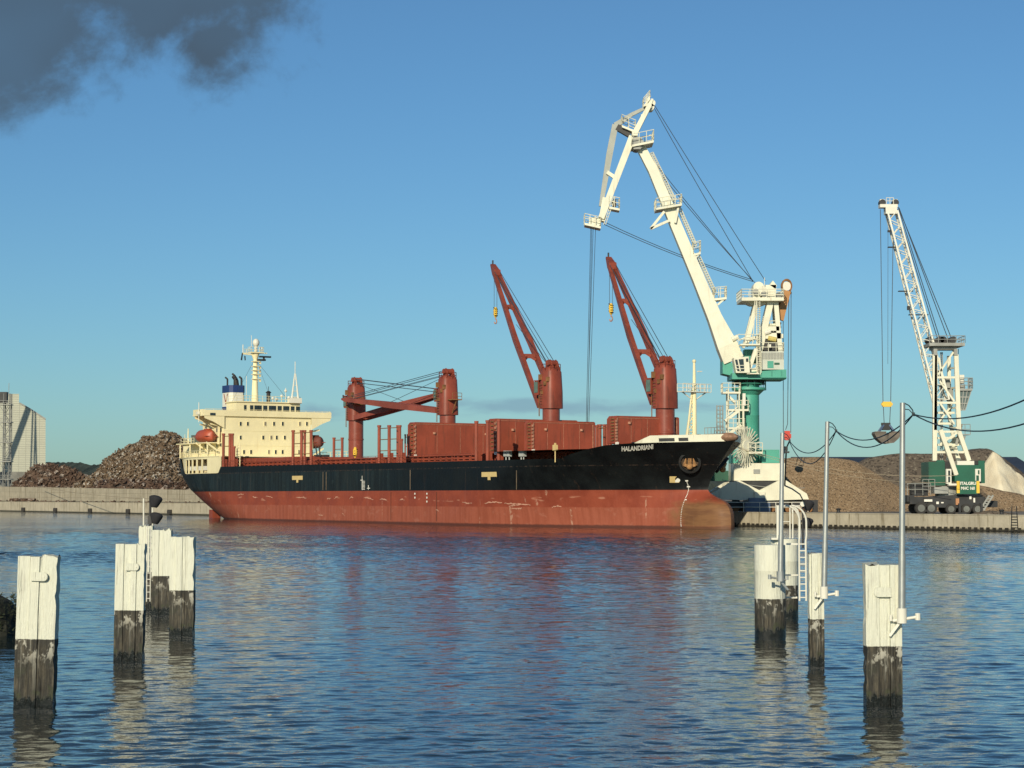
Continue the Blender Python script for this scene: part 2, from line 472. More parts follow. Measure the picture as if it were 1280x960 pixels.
# hills far left, wooded
def ridge(name, Y, prof, mat, thick=500, jag=3.0, step=5):
    m = MB(); P = []
    x = prof[0][0]
    while x <= prof[-1][0]:
        for i in range(len(prof) - 1):
            if prof[i][0] <= x <= prof[i + 1][0]:
                t = (x - prof[i][0]) / (prof[i + 1][0] - prof[i][0]); py = prof[i][1] * (1 - t) + prof[i + 1][1] * t; break
        p = W(x, py, Y); P.append((p.x, p.z + random.uniform(-jag, jag)))
        x += step
    nr = 6
    for j in range(nr):
        pass
    rows = []
    for j, (dy, k) in enumerate(((-thick * .5, 0), (-thick * .25, .62), (0, 1), (thick * .3, .8), (thick, 0))):
        rows.append([(x, Y + dy, GZ + max(0, z - GZ) * k + (random.uniform(-jag, jag) if 0 < k < 1 else 0)) for x, z in P])
    vs = [p for r in rows for p in r]; n = len(P)
    fs = [(j * n + i, j * n + i + 1, (j + 1) * n + i + 1, (j + 1) * n + i) for j in range(len(rows) - 1) for i in range(n - 1)]
    m.add(vs, fs); return tag(m.build(name, mat, smooth=False), kind='structure')
M_hill = paint('wooded_hill', (.045, .062, .045), .95, .4, .02, bump=3.0, bscale=.05)
ridge('hills', 2600, [(-120, 582), (-20, 580), (40, 580), (62, 577), (80, 578.5), (95, 578), (118, 581), (160, 585), (240, 590), (420, 593), (700, 596), (980, 594), (1300, 590), (1500, 592)], M_hill, jag=1.2, step=2.5)

# dark long stockpile sheds on the right
def shed(name, Y, px0, px1, top0, top1, label, depth=40):
    p0 = W(px0, top0, Y); p1 = W(px1, top1, Y)
    r = empty(name, ((p0.x + p1.x) / 2, Y, GZ)); cx = (p0.x + p1.x) / 2; h = (p0.z + p1.z) / 2 - GZ; w2 = (p1.x - p0.x)
    b = MB(); b.box((0, depth / 2, h * .30), (w2, depth, h * .6)); b.build('wall', paint('shed_cladding', (.05, .06, .075), .7, .2, .1), r)
    rf = MB()
    rf.prism([(-w2 / 2 - 1, -1, h * .6), (-w2 / 2 - 1, depth / 2, h), (-w2 / 2 - 1, depth + 1, h * .6)], (w2 + 2, 0, 0))
    rf.build('roof', paint('shed_roof', (.035, .045, .065), .6, .2, .08, (.06, .06, .06), .2), r)
    tag(r, label, 'shed'); return r
shed('storage_shed', 560, 1012, 1300, 568.5, 568.5, 'long low dark roofed storage shed behind the stockpiles', 60)

# ------------------------------------------------------------------ heaps
from mathutils import noise as mnoise
def interp(tab, x):
    if x <= tab[0][0]: return tab[0][1]
    for i in range(len(tab) - 1):
        if x <= tab[i + 1][0]:
            t = (x - tab[i][0]) / (tab[i + 1][0] - tab[i][0]); return tab[i][1] * (1 - t) + tab[i + 1][1] * t
    return tab[-1][1]
def heap(name, Y, crest, mat, label, cat, amp=.4, freq=.3, res=.6, slope=1.5, back=None, g0=GZ, shards=None, group=None, topw=.12, ridged=0):
    """pile of loose material: crest line surveyed at distance Y, slopes at the angle of repose"""
    C3 = [W(px, py, Y) for px, py in crest]; tab = [(p.x, p.z) for p in C3]
    x0, x1 = tab[0][0], tab[-1][0]; H = max(z for _, z in tab) - g0
    D = H * slope; nx = max(8, int((x1 - x0) / res)); ny = max(10, int(2 * D / res))
    cx = (x0 + x1) / 2; m = MB(); vs = []
    for j in range(ny + 1):
        t = -1 + 2 * j / ny
        for i in range(nx + 1):
            x = x0 + (x1 - x0) * i / nx
            hz = max(0, interp(tab, x) - g0)
            d = abs(t) * D
            # cone-like foot: height falls linearly with distance from the crest
            k = max(0.0, hz - max(0.0, d - topw * D) / (slope * (1 - topw) ) )
            k = min(k, hz)
            nv = Vector((x * freq, (Y + t * D) * freq, 0))
            n = mnoise.fractal(nv, 1.0, 2.0, 5) * amp
            if ridged: n += ridged * (abs(mnoise.noise(Vector((x * .5, 0, 3)))) - .3)
            edge = min(1.0, k / 1.2)
            vs.append((x - cx, t * D, k + n * edge - (0.15 if k <= 0 else 0)))
    n1 = nx + 1
    fs = [(j * n1 + i, j * n1 + i + 1, (j + 1) * n1 + i + 1, (j + 1) * n1 + i) for j in range(ny) for i in range(nx)]
    m.add(vs, fs)
    if shards:
        cnt, smin, smax = shards
        front = [v for v in vs if v[1] < D * .25 and v[2] > .25]
        for _ in range(cnt):
            p = Vector(random.choice(front)) + Vector((random.uniform(-res, res), random.uniform(-res, res), random.uniform(-.05, .35)))
            sx = random.uniform(smin, smax); sy = random.uniform(smin, smax) * random.choice((1, .5, .3)); sz = random.uniform(.04, .4) * smax
            rot = Matrix.Rotation(random.uniform(0, 6.28), 3, 'Z') @ Matrix.Rotation(random.uniform(-1.2, 1.2), 3, 'X') @ Matrix.Rotation(random.uniform(-1.2, 1.2), 3, 'Y')
            m.box(p, (sx, sy, sz), rot)
    o = m.build(name, mat, smooth=(shards is None), cut=1.2)
    o.location = (cx, Y, g0)
    tag(o, label, cat, group); return o
def loose(name, c1, c2, c3, s1, s2, t=.62, bump=.12, bs=2.5):
    m, nt, b = new_mat(name); co = objco(nt)
    n1 = noise(nt, co, s1, 5, .6); n2 = noise(nt, co, s2, 3, .7)
    vo = nt.nodes.new('ShaderNodeTexVoronoi'); vo.inputs['Scale'].default_value = s2; nt.links.new(co, vo.inputs['Vector'])
    cc = mixc(nt, maprange(nt, n1, .35, .68), c1, c2)
    sx = nt.nodes.new('ShaderNodeSeparateColor'); nt.links.new(vo.outputs['Color'], sx.inputs[0])
    cc = mixc(nt, maprange(nt, sx.outputs[0], t, t + .15), cc, c3)
    if t < .95: cc = mixc(nt, maprange(nt, sx.outputs[1], .72, .85, 0, .8), cc, tuple(x * .35 for x in c1))
    nt.links.new(cc, b.inputs['Base Color']); b.inputs['Roughness'].default_value = .95
    bp = nt.nodes.new('ShaderNodeBump'); bp.inputs['Distance'].default_value = bump
    nt.links.new(vmath(nt, 'ADD', vmath(nt, 'MULTIPLY', vo.outputs['Distance'], .8), noise(nt, co, bs, 6, .7)), bp.inputs['Height'])
    nt.links.new(bp.outputs[0], b.inputs['Normal']); return m
M_scrap = loose('scrap_metal', (.15, .10, .06), (.24, .18, .125), (.42, .39, .34), .25, 1.9, .76, .3, 1.5)
M_scrap2 = loose('rusty_scrap', (.085, .05, .035), (.15, .10, .07), (.34, .29, .25), .25, 1.1, .80, .3, 1.5)
M_chips = loose('wood_chips', (.24, .165, .095), (.29, .205, .125), (.42, .33, .22), .12, 6, .86, .05, 6)
M_soil = loose('dark_bulk', (.105, .085, .065), (.15, .12, .09), (.22, .19, .14), .10, 3.0, .86, .08, 3)
M_sand = loose('pale_sand', (.66, .58, .42), (.74, .68, .52), (.80, .76, .62), .3, 5, .99, .05, 1.5)

heap('scrap_heap', 520, [(96, 611), (112, 601), (124, 594), (134, 577), (148, 569), (160, 563), (176, 556), (184, 550), (200, 547), (208, 543.5), (220, 547), (232, 556), (246, 566), (262, 578), (285, 600)], M_scrap,
     'tall heap of mixed shredded scrap metal rising behind the stern of the ship', 'scrap heap', amp=1.1, freq=.45, res=.7, shards=(9500, .25, 1.15), slope=1.35)
heap('scrap_heap', 562, [(14, 612), (24, 604), (38, 592), (48, 586), (58, 583.5), (66, 584), (78, 588), (90, 590), (102, 595), (112, 603), (124, 610)], M_scrap2,
     'low dark rusty scrap heap in front of the pale silo building', 'scrap heap', amp=1.1, freq=.5, res=.6, shards=(3600, .3, 1.5), slope=1.0)
heap('scrap_heap', 493, [(112, 613), (124, 603), (150, 602), (200, 603), (236, 604), (262, 607), (290, 614)], M_scrap2,
     'low strip of loose rusty scrap spilling along the top of the retaining wall', 'scrap heap', amp=.7, freq=.6, res=.6, shards=(900, .4, 1.3), slope=1.2)
chip = heap('wood_chip_pile', 292, [(925, 636), (945, 588), (962, 574), (985, 572), (1010, 571.5), (1035, 572.5), (1055, 574), (1072, 578), (1090, 589), (1105, 598), (1125, 608), (1150, 612), (1175, 612), (1200, 609), (1225, 607), (1250, 612), (1275, 618), (1300, 630), (1320, 640)], M_chips,
     'broad tan wood chip stockpile on the quay between the two cranes', 'stockpile', amp=.22, freq=.22, res=.6, slope=1.45, topw=.1)
heap('dark_stockpile', 345, [(1048, 600), (1066, 583), (1085, 572), (1110, 568.5), (1160, 567), (1195, 564), (1215, 561.5), (1235, 561), (1250, 570), (1275, 590), (1310, 625)], M_soil,
     'dark brown stockpile rising behind the tan one, behind the green mobile crane', 'stockpile', amp=.25, freq=.2, res=.7, slope=1.5)
heap('sand_heap', 318, [(1216, 618), (1222, 598), (1230, 581), (1240, 563.5), (1252, 571), (1266, 585), (1280, 598), (1300, 615), (1320, 630)], M_sand,
     'steep pale cream sand heap beside the mobile crane', 'sand heap', amp=.35, freq=.5, res=.35, slope=.95, topw=.0, ridged=.5)
heap('dark_fines', 238.5, [(1214, 642.0), (1226, 639.5), (1240, 638.2), (1254, 640), (1268, 642)], M_soil,
     'small dark mound of spilled fines on the quay right of the mobile crane', 'spill', amp=.05, freq=1, res=.15, slope=2.2)
# debris on the ledge
dm = MB()
for i in range(260):
    px = random.choice([random.uniform(0, 250), random.uniform(14, 42), random.uniform(14, 42)])
    p = Q(px, 620, QUAY + random.uniform(2.2, 3.7)); p.z = 2.5
    big = 1.4 if 14 < px < 42 else .5
    rot = Matrix.Rotation(random.uniform(0, 6), 3, 'Z') @ Matrix.Rotation(random.uniform(-.9, .9), 3, 'X')
    dm.box(p + Vector((0, 0, random.uniform(0, .5) * big)), (random.uniform(.2, 1.3) * big, random.uniform(.2, .7), random.uniform(.1, .5)), rot)
tag(dm.build('ledge_debris', M_scrap2), 'scattered scrap pieces lying on the ledge below the retaining wall', 'debris', kind='stuff')

# ------------------------------------------------------------------ silo building, left edge
def conveyor():
    off = sdir * 46  # guessed conveyor, unseen, added sunward to cast the slanted shadow on the silo
    a = W(4, 592, 636) + off; b = W(40, 508, 640) + off; d = (b - a); a2 = a - d * .15; b2 = b + d * .35
    root = empty('shadow_conveyor', (a2.x, a2.y, GZ)); o0 = Vector((a2.x, a2.y, GZ))
    m = MB(); m.beam(a2 - o0, b2 - o0, 1.0, 1.3); m.build('gallery', M_grey, root)
    for t in (.25, .9):
        p = a2.lerp(b2, t) - o0; m = MB()
        for dy in (-1.2, 1.2): m.beam((p.x - .8, p.y + dy * 1.6, 0), (p.x, p.y + dy, p.z), .35)
        m.beam((p.x + 1.6, p.y, 0), (p.x, p.y, p.z), .35); m.build('trestle', M_grey, root)
    tag(root, 'steep grey conveyor guessed out of view left of the silo building, added to cast a slanted shadow on it', 'conveyor')
def silo():
    Y = 640
    r0 = W(57, 600, Y); o = empty('silo_building', (r0.x, Y, GZ))
    m, nt, b = new_mat('silo_cladding'); co = objco(nt)
    br = nt.nodes.new('ShaderNodeTexBrick'); br.inputs['Scale'].default_value = 1.0; br.offset = 0
    br.inputs['Brick Width'].default_value = 2.1; br.inputs['Row Height'].default_value = .72; br.inputs['Mortar Size'].default_value = .07
    br.inputs['Color1'].default_value = (.50, .51, .41, 1); br.inputs['Color2'].default_value = (.47, .48, .39, 1); br.inputs['Mortar'].default_value = (.30, .31, .26, 1)
    mp = nt.nodes.new('ShaderNodeMapping'); mp.inputs['Rotation'].default_value = (R(-90), 0, 0)
    nt.links.new(co, mp.inputs[0]); nt.links.new(mp.outputs[0], br.inputs['Vector'])
    n1 = noise(nt, co, .12, 4, .5)
    nt.links.new(mixc(nt, maprange(nt, n1, .4, .75, 0, .35), br.outputs[0], (.36, .37, .31)), b.inputs['Base Color']); b.inputs['Roughness'].default_value = .6
    def L(px, py): p = W(px, py, Y); return Vector((p.x - r0.x, 0, p.z - GZ))
    pts = [L(-160, 612), L(57, 612), L(57, 524), L(38, 511.5), L(25, 504), L(-20, 500), L(-160, 500)]
    for q in pts[:2]: q.z = 0
    b1 = MB(); b1.prism(pts, (0, 26, 0)); b1.build('wall', m, o)
    t1 = MB(); a = L(-40, 506); c = L(25, 494); t1.box(((a.x + c.x) / 2, 8, (a.z + c.z) / 2 + .01), (c.x - a.x, 12, c.z - a.z + .8)); t1.build('roof_house', m, o)
    tr = MB()
    for i in range(2, 5): tr.beam(pts[i] + Vector((0, -.1, 0)), pts[i + 1] + Vector((0, -.1, 0)), .3, .5) if i < 4 else None
    tr.build('roof_trim', M_grey, o)
    bs = MB(); a = L(-160, 612); c = L(57, 590); a.z = 0; c = L(57, 590)
    bs.box(((a.x + c.x) / 2, -.3, c.z / 2), (c.x - a.x + .4, .6, c.z)); bs.build('plinth', paint('plinth_concrete', (.2, .2, .18), .8), o)
    o.rotation_euler = (0, 0, R(15)); tag(o, 'tall pale ribbed silo building with stepped roof at the left edge', 'building')
silo()
conveyor()
# lattice conveyor/stair tower in front of it
def lattice_tower():
    Y = 610; p = W(9, 620, Y); o = empty('lattice_tower', (p.x, Y, GZ))
    def L(px, py, dy=0): q = W(px, py, Y); return Vector((q.x - p.x, dy, q.z - GZ))
    m = MB(); top = L(9, 488).z
    xs = (L(4.5, 600).x, L(12, 600).x)
    for x in xs:
        for y in (-1, 1): m.beam((x, y, 0), (x, y, top - 1), .3)
    z = 0
    k = 0
    while z < top - 5:
        for y in (-1, 1):
            m.beam((xs[k % 2], y, z), (xs[1 - k % 2], y, z + 3.4), .14)
            m.beam((xs[0], y, z), (xs[1], y, z), .14)
        z += 3.4; k += 1
    m.build('lattice_mast', paint('weathered_lattice', (.11, .12, .12), .6), o)
    for py in (506, 528, 553, 577, 599):
        pl = MB(); c = L(9, py); pl.box((c.x - .3, 0, c.z), (3.6, 3.4, .22)); pl.rail([(c.x - 2, -1.7, c.z), (c.x + 1.6, -1.7, c.z)], 1.2, .07, 1.2); pl.beam((c.x - 2, -1.7, c.z), (xs[0], -1, c.z - 2.2), .12)
        pl.build('platform', M_grey, o)
    cb = MB(); c = L(4, 497); cb.box((c.x, 0, c.z), (2.6, 2.0, 3.4)); cb.build('machinery_cabin', M_dgrey, o)
    an = MB(); c = L(11, 495); an.tube(c, c + Vector((0, 0, 4)), .08); an.build('antenna', M_grey, o)
    tag(o, 'slender grey lattice stair tower standing against the silo building', 'tower')
lattice_tower()

# ================================================================== THE SHIP
ship = empty('cargo_ship', along(SHIP_S, SHIP_C, 0), math.atan2(U.y, U.x))
tag(ship, 'black and red bulk carrier with cream superstructure and four red deck cranes', 'cargo ship')
HB = 12.75
STEM = sorted([(S(px, py).z, S(px, py).x) for px, py in ((918.5, 544), (917, 552), (906.5, 568), (896.5, 584), (888.5, 599), (884.5, 612), (886, 620), (889, 632))])
STEM = [v for v in STEM if v[0] > 4.7]
F0 = STEM[0][1]
BULB = sorted([(S(px, py).z, S(px, py).x) for px, py in ((913.8, 652), (913.3, 643), (911.8, 636.5), (909, 631), (904, 626.5), (896, 622.5), (888.5, 618))])
STEM = [(-3, BULB[0][1])] + BULB + STEM
STERN = [(-3, 12), (0, 8.5), (1.8, 6.0), (3.2, 4.0), (5.2, 1.7), (8, .25), (11.2, 0)]
def xf(z): return interp(STEM, z)
def xs(z): return interp(STERN, z)
def hb0(x, z):
    t = min(1, max(0, z / 10.5))
    L1 = 40 + (27 - 40) * t ** 1.4; p = 1.9 + .6 * t ** 2
    f = xf(z) if z > 4.75 else F0
    if x >= f: return 0.0
    return HB * (1 - ((x - (f - L1)) / L1) ** p) if x > f - L1 else None
def hb(x, z):
    v = hb0(x, z)
    if v is not None:
        if z < 5.2:
            f = xf(z); xc = F0 - 9
            q = min(1, max(0, (x - xc) / max(.1, f - xc)))
            zz = max(0, (z - 1.0)); wz = 2.15 * max(.0, 1 - (zz / 3.9) ** 2.2) ** .6 + .12
            w = wz * max(0, 1 - q ** 5) ** .5 * min(1, max(0, (x - xc + 5) / 6))
            v = (v ** 3 + w ** 3) ** (1 / 3)
        return v
    s = xs(z); L2 = 36 + (22 - 36) * min(1, max(0, z / 8)); bt = interp([(-3, .3), (0, 1.6), (1.8, 3.6), (5.2, 6.2), (8, 7.5), (11, 7.75)], z)
    if x < s + L2:
        q = max(0, 1 - (x - s) / L2); return HB - (HB - bt) * q ** 2
    return HB
xN = S(274, 586, -HB).x
def HP(px, py, side=-1):               # point of the hull side seen at a pixel
    yl = 11.0 * side
    for _ in range(60):
        p = S(px, py, yl); yl += .35 * (side * max(.05, hb(p.x, min(p.z, 11))) - yl)
    return S(px, py, yl)
def px_x(px, py, yl=-HB): return S(px, py, yl).x
# top of the black side plating
TOP = [(0, 10.98), (5.0, 10.95), (7.2, 10.2), (9.0, 8.9), (10.6, 8.1), (12.5, 7.9), (xN - .05, 7.9), (xN, 9.0), (px_x(600, 577), 8.75), (px_x(650, 575), 8.75), (px_x(700, 573.5), 8.75),
       (HP(722, 568).x, HP(722, 568).z), (HP(742, 561).x, HP(742, 561).z), (HP(760, 556.5).x, HP(760, 556.5).z), (HP(790, 554).x, HP(790, 554).z), (HP(830, 553).x, HP(830, 553).z), (160, 10.75)]
print('TOP', [(round(a, 1), round(b, 2)) for a, b in TOP])
def ztop(x): return interp(TOP, x)
LEN = xf(10.8)
def hull_mat():
    m, nt, b = new_mat('hull_paint'); co = objco(nt)
    sp_ = nt.nodes.new('ShaderNodeSeparateXYZ'); nt.links.new(co, sp_.inputs[0]); z = sp_.outputs[2]; x = sp_.outputs[0]
    nb = noise(nt, co, .35, 5, .6); ns = noise(nt, co, 1.0, 6, .65, sc=(1.6, 1.0, .10)); ng = noise(nt, co, 1.0, 5, .7, sc=(.5, .5, .9)); nf = noise(nt, co, 2.2, 5, .7)
    # black topside: greenish worn panels, rust weeping
    blk = mixc(nt, maprange(nt, nb, .35, .7), (.005, .006, .007), (.008, .011, .012))
    wz = maprange(nt, z, 8.1, 7.6)                                   # plating below the sheer strake is duller
    mid = vmath(nt, 'MULTIPLY', wz, maprange(nt, x, 98, 88, 0, 1))
    blk = mixc(nt, vmath(nt, 'MULTIPLY', mid, maprange(nt, ns, .40, .62, .25, .95)), blk, (.016, .024, .025))
    blk = mixc(nt, maprange(nt, ns, .60, .74, 0, .55), blk, (.075, .045, .028))
    blk = mixc(nt, vmath(nt, 'MULTIPLY', maprange(nt, ng, .64, .74, 0, .5), maprange(nt, z, 9.5, 5.2)), blk, (.05, .075, .07))
    # weld seam under the sheer strake
    seam = vmath(nt, 'LESS_THAN', vmath(nt, 'ABSOLUTE', vmath(nt, 'SUBTRACT', z, 7.85)), .06)
    blk = mixc(nt, vmath(nt, 'MULTIPLY', seam, maprange(nt, nf, .45, .6, 0, .6)), blk, (.09, .06, .045))
    # red lower side
    red = mixc(nt, maprange(nt, nb, .3, .7), (.23, .050, .028), (.30, .068, .036))
    red = mixc(nt, maprange(nt, ns, .56, .74, 0, .5), red, (.33, .10, .065))
    low = mixc(nt, maprange(nt, ns, .35, .65), (.34, .098, .058), (.28, .075, .042))
    low = mixc(nt, maprange(nt, ng, .55, .7, 0, .5), low, (.40, .16, .11))
    zz = vmath(nt, 'ADD', z, vmath(nt, 'MULTIPLY', vmath(nt, 'SUBTRACT', nf, .5), .25))
    red = mixc(nt, maprange(nt, zz, 2.62, 2.48), red, low)
    # scraped flakes and pale fender scuffs along one height
    band = vmath(nt, 'MULTIPLY', maprange(nt, z, 3.1, 3.35), maprange(nt, z, 4.1, 3.8))
    na = noise(nt, co, 1.0, 2, .4, sc=(.42, .42, 2.0)); red = mixc(nt, vmath(nt, 'MULTIPLY', band, maprange(nt, na, .62, .70, 0, .6)), red, (.50, .24, .16))
    col_ = vmath(nt, 'MULTIPLY', maprange(nt, noise(nt, co, 1.0, 2, .5, sc=(1.1, 1.1, .05)), .66, .70), maprange(nt, nf, .45, .55, 0, .5))
    red = mixc(nt, vmath(nt, 'MULTIPLY', col_, maprange(nt, z, 5.2, 4.4, .2, 1)), red, (.55, .36, .26))
    foot = maprange(nt, vmath(nt, 'ADD', zz, 0), .42, .18)
    red = mixc(nt, foot, red, (.10, .035, .025))
    bx_ = vmath(nt, 'ADD', x, vmath(nt, 'MULTIPLY', vmath(nt, 'SUBTRACT', nb, .5), 7)); bz_ = vmath(nt, 'ADD', z, vmath(nt, 'MULTIPLY', vmath(nt, 'SUBTRACT', nb, .5), 1.6))
    brn = mixc(nt, maprange(nt, noise(nt, co, 1, 5, .6, sc=(.3, .3, 2.2)), .4, .65), (.22, .115, .05), (.15, .075, .035))
    red = mixc(nt, vmath(nt, 'MULTIPLY', vmath(nt, 'MULTIPLY', maprange(nt, bx_, F0 - 4.5, F0 - 1.5), maprange(nt, bz_, 3.7, 3.0)), maprange(nt, z, .15, .45, .4, .92)), red, brn)
    cc = mixc(nt, maprange(nt, z, 4.78, 4.74), blk, red)
    nt.links.new(cc, b.inputs['Base Color']); b.inputs['Roughness'].default_value = .42
    nt.links.new(maprange(nt, nb, .3, .7, .45, .62), b.inputs['Roughness'])
    bp = nt.nodes.new('ShaderNodeBump'); bp.inputs['Distance'].default_value = .12; bp.inputs['Strength'].default_value = .8
    fr_ = vmath(nt, 'ABSOLUTE', vmath(nt, 'SINE', vmath(nt, 'MULTIPLY', x, 3.9)))         # plating dished between the frames
    nt.links.new(vmath(nt, 'ADD', noise(nt, co, .45, 3, .5), vmath(nt, 'MULTIPLY', fr_, .06)), bp.inputs['Height'])
    b.inputs['Specular IOR Level'].default_value = .3; nt.links.new(bp.outputs[0], b.inputs['Normal'])
    return m
M_hull = hull_mat()
# hull shell
h = MB(); NX, NZ = 190, 40
U0 = [i / NX for i in range(NX + 1)]
for side in (-1, 1):
    vs = []
    for i, u in enumerate(U0):
        u2 = .5 - .5 * math.cos(math.pi * u); u2 = .5 * u + .5 * u2
        for j in range(NZ + 1):
            # x spans from stern to stem at each height; iterate so that z and x agree at the sheer line
            zt = ztop(u2 * LEN); z = -2 + (zt + 2) * j / NZ
            xx = xs(z) + (xf(z) - xs(z)) * u2
            vs.append((xx, side * hb(xx, z), z))
    n1 = NZ + 1
    h.add(vs, [(i * n1 + j, i * n1 + j + 1, (i + 1) * n1 + j + 1, (i + 1) * n1 + j) for i in range(NX) for j in range(NZ)])
# transom
tr = []
for j in range(NZ + 1):
    z = -2 + (ztop(0) + 2) * j / NZ; x = xs(z); tr.append(((x, -hb(x, z), z), (x, hb(x, z), z)))
h.add([p for q in tr for p in q], [(2 * j, 2 * j + 1, 2 * j + 3, 2 * j + 2) for j in range(NZ)])
hull = h.build('hull', M_hull, ship, smooth=True, cut=.9)
# decks
d = MB()
def deck_strip(x0, x1, zf, inset=.05, k=40):
    vs = []
    for i in range(k + 1):
        x = x0 + (x1 - x0) * i / k; z = zf(x); b_ = max(.02, hb(x, z) - inset); vs += [(x, -b_, z), (x, b_, z)]
    d.add(vs, [(2 * i, 2 * i + 1, 2 * i + 3, 2 * i + 2) for i in range(k)])
deck_strip(.3, xN, lambda x: 7.6)
deck_strip(xN, 118, lambda x: 7.75)
deck_strip(118, LEN - 2.5, lambda x: 9.9)
d.box((118, 0, 8.8), (.2, 23, 2.2))
d.build('deck', M_red, ship)
# rudder + stern frame
rd = MB(); rd.box((9.6, 0, .6), (3.2, .7, 1.8)); rd.box((7.6, 0, 1.0), (1.2, .6, 2.2)); rd.build('rudder', M_red, ship)
rb = MB(); p = S(268.5, 643, -3); rb.box((p.x, -3, .75), (1.6, 1.6, 1.5)); rb.build('fender_block', M_red, ship)

# white forecastle bulwark
def hullpt(x, z, off=0.0, side=-1): return Vector((x, side * (hb(x, z) + off), z))
fx0 = HP(800, 553).x - .6; fx1 = xf(10.9) - .9
wtop = SX((fx0 + fx1) / 2, 0, 0) if False else None
def ztopw(x):
    t = min(1, (x - fx0) / 1.7); return ztop(x) + .03 + .85 * t
for side in (-1, 1):
    fb = MB(); vs = []; K = 44
    for i in range(K + 1):
        x = fx0 + (fx1 - fx0) * i / K
        za = ztop(x) - .02; zb = ztopw(x); ya = hb(x, min(za, 10.5)) + .02
        yb = ya + .10; vs += [(x, side * ya, za), (x, side * yb, zb), (x, side * (yb - .18), zb), (x, side * (ya - .18), za)]
    fb.add(vs, [(4 * i + k, 4 * i + (k + 1) % 4, 4 * (i + 1) + (k + 1) % 4, 4 * (i + 1) + k) for i in range(K) for k in range(4)])
    fb.build('forecastle_bulwark', M_cw, ship, smooth=True)
for pxa, pxb in ((823.5, 843), (848, 860)):
    fr = MB(); a = HP(pxa, 551).x; c = HP(pxb, 551).x; k = 8; vs = []
    for i in range(k + 1):
        x = a + (c - a) * i / k; y = -(hb(x, 10.5) + .10)
        vs += [(x, y, ztop(x) + .12), (x, y - .05, ztop(x) + .52), (x, y + .3, ztop(x) + .52), (x, y + .3, ztop(x) + .12)]
    fr.add(vs, [(4 * i + q, 4 * i + (q + 1) % 4, 4 * (i + 1) + (q + 1) % 4, 4 * (i + 1) + q) for i in range(k) for q in range(4)])
    fr.build('mooring_port', M_dgrey, ship)
bt = MB(); p = Vector((fx1 + .3, 0, 10.9)); 
bt.ball(p + Vector((-.6, 0, .25)), (1.5, 1.15, .6), 16, 8); bt.build('stem_head', paint('worn_stem', (.33, .19, .12), .7, .3, 1.2, (.5, .4, .3), .4), ship, smooth=True)

# decals that hug the hull
def decal(name, polys, mat, off=.035, thick=.03):
    """polys: list of (verts2d (x,z), faces)"""
    m = MB()
    for vs, fs in polys:
        n = len(vs)
        o = [hullpt(x, z, off) for x, z in vs]
        m.add(o, fs)
    return m.build(name, mat, ship)
def pdecal(name, polys, mat, off=.05):
    """lettering surveyed in photo pixels, laid on the hull plating"""
    m = MB()
    for vs, fs in polys:
        P_ = []
        for px, py in vs:
            q = HP(px, py); P_.append(Vector((q.x, q.y - off, q.z)))
        m.add(P_, fs)
    return m.build(name, mat, ship)
def prect(x0, y0, x1, y1): return [(x0, y0), (x1, y0), (x1, y1), (x0, y1)], [(0, 1, 2, 3)]
def rect(x0, x1, z0, z1, k=4):
    vs = []; 
    for i in range(k + 1):
        x = x0 + (x1 - x0) * i / k; vs += [(x, z0), (x, z1)]
    return vs, [(2 * i, 2 * i + 2, 2 * i + 3, 2 * i + 1) for i in range(k)]
# ship's name
vs, fs = text_pts('HALANDRIANI', 39.5, 6.0, bold=.04)
pdecal('name_lettering', [([(778 + x, 564.2 - y - 3.0 * x / 39.5 + .6 * math.sin(x / 39.5 * math.pi)) for x, y in vs], fs)], M_markw, .12)
# draft marks at the bow, small ticks along a curve
cur = [(858.5, 601), (860, 605), (861, 609), (861, 613), (859.5, 618), (857.5, 622), (855, 628), (853, 635), (852, 641), (851.5, 648), (851.5, 655), (852, 659)]
dd = []
for i in range(len(cur) - 1):
    for k in range(3):
        t = k / 3; x = cur[i][0] + (cur[i + 1][0] - cur[i][0]) * t; y = cur[i][1] + (cur[i + 1][1] - cur[i][1]) * t
        dd.append(prect(x - .45, y - .5, x + .45, y + .45))
dd.append(prect(857, 600.2, 860.5, 601.8)); dd.append(prect(859, 607.6, 863, 609.2)); dd.append(prect(856.5, 624, 858.8, 625.2))
pdecal('draft_marks', dd, M_markw)
# bulbous bow symbol
pdecal('bow_symbol', [prect(837.5, 595.5, 844.5, 603.4), prect(844.5, 600.6, 849.5, 603.4), ([(843, 595.5), (846.5, 595.5), (844.4, 598)], [(0, 1, 2)])], M_mark, .06)
arc = [(844.6, 600.6)] + [(847.2 + 3.6 * math.cos(t), 600.4 + 2.6 * math.sin(t)) for t in [-math.pi / 2 + math.pi * k / 12 for k in range(13)]] + [(844.8, 603)]
pdecal('bow_symbol', [(arc, [tuple(range(len(arc)))])], M_markw, .08)
# tug marks
for px, py in ((372, 597.3), (611.5, 593.0)):
    q = S(px, py, -HB); decal('tug_mark', [rect(q.x - 1.9, q.x + 1.9, q.z - .32, q.z + .32), rect(q.x - .35, q.x + .35, q.z - .75, q.z - .30, 1)], M_mark, .05)
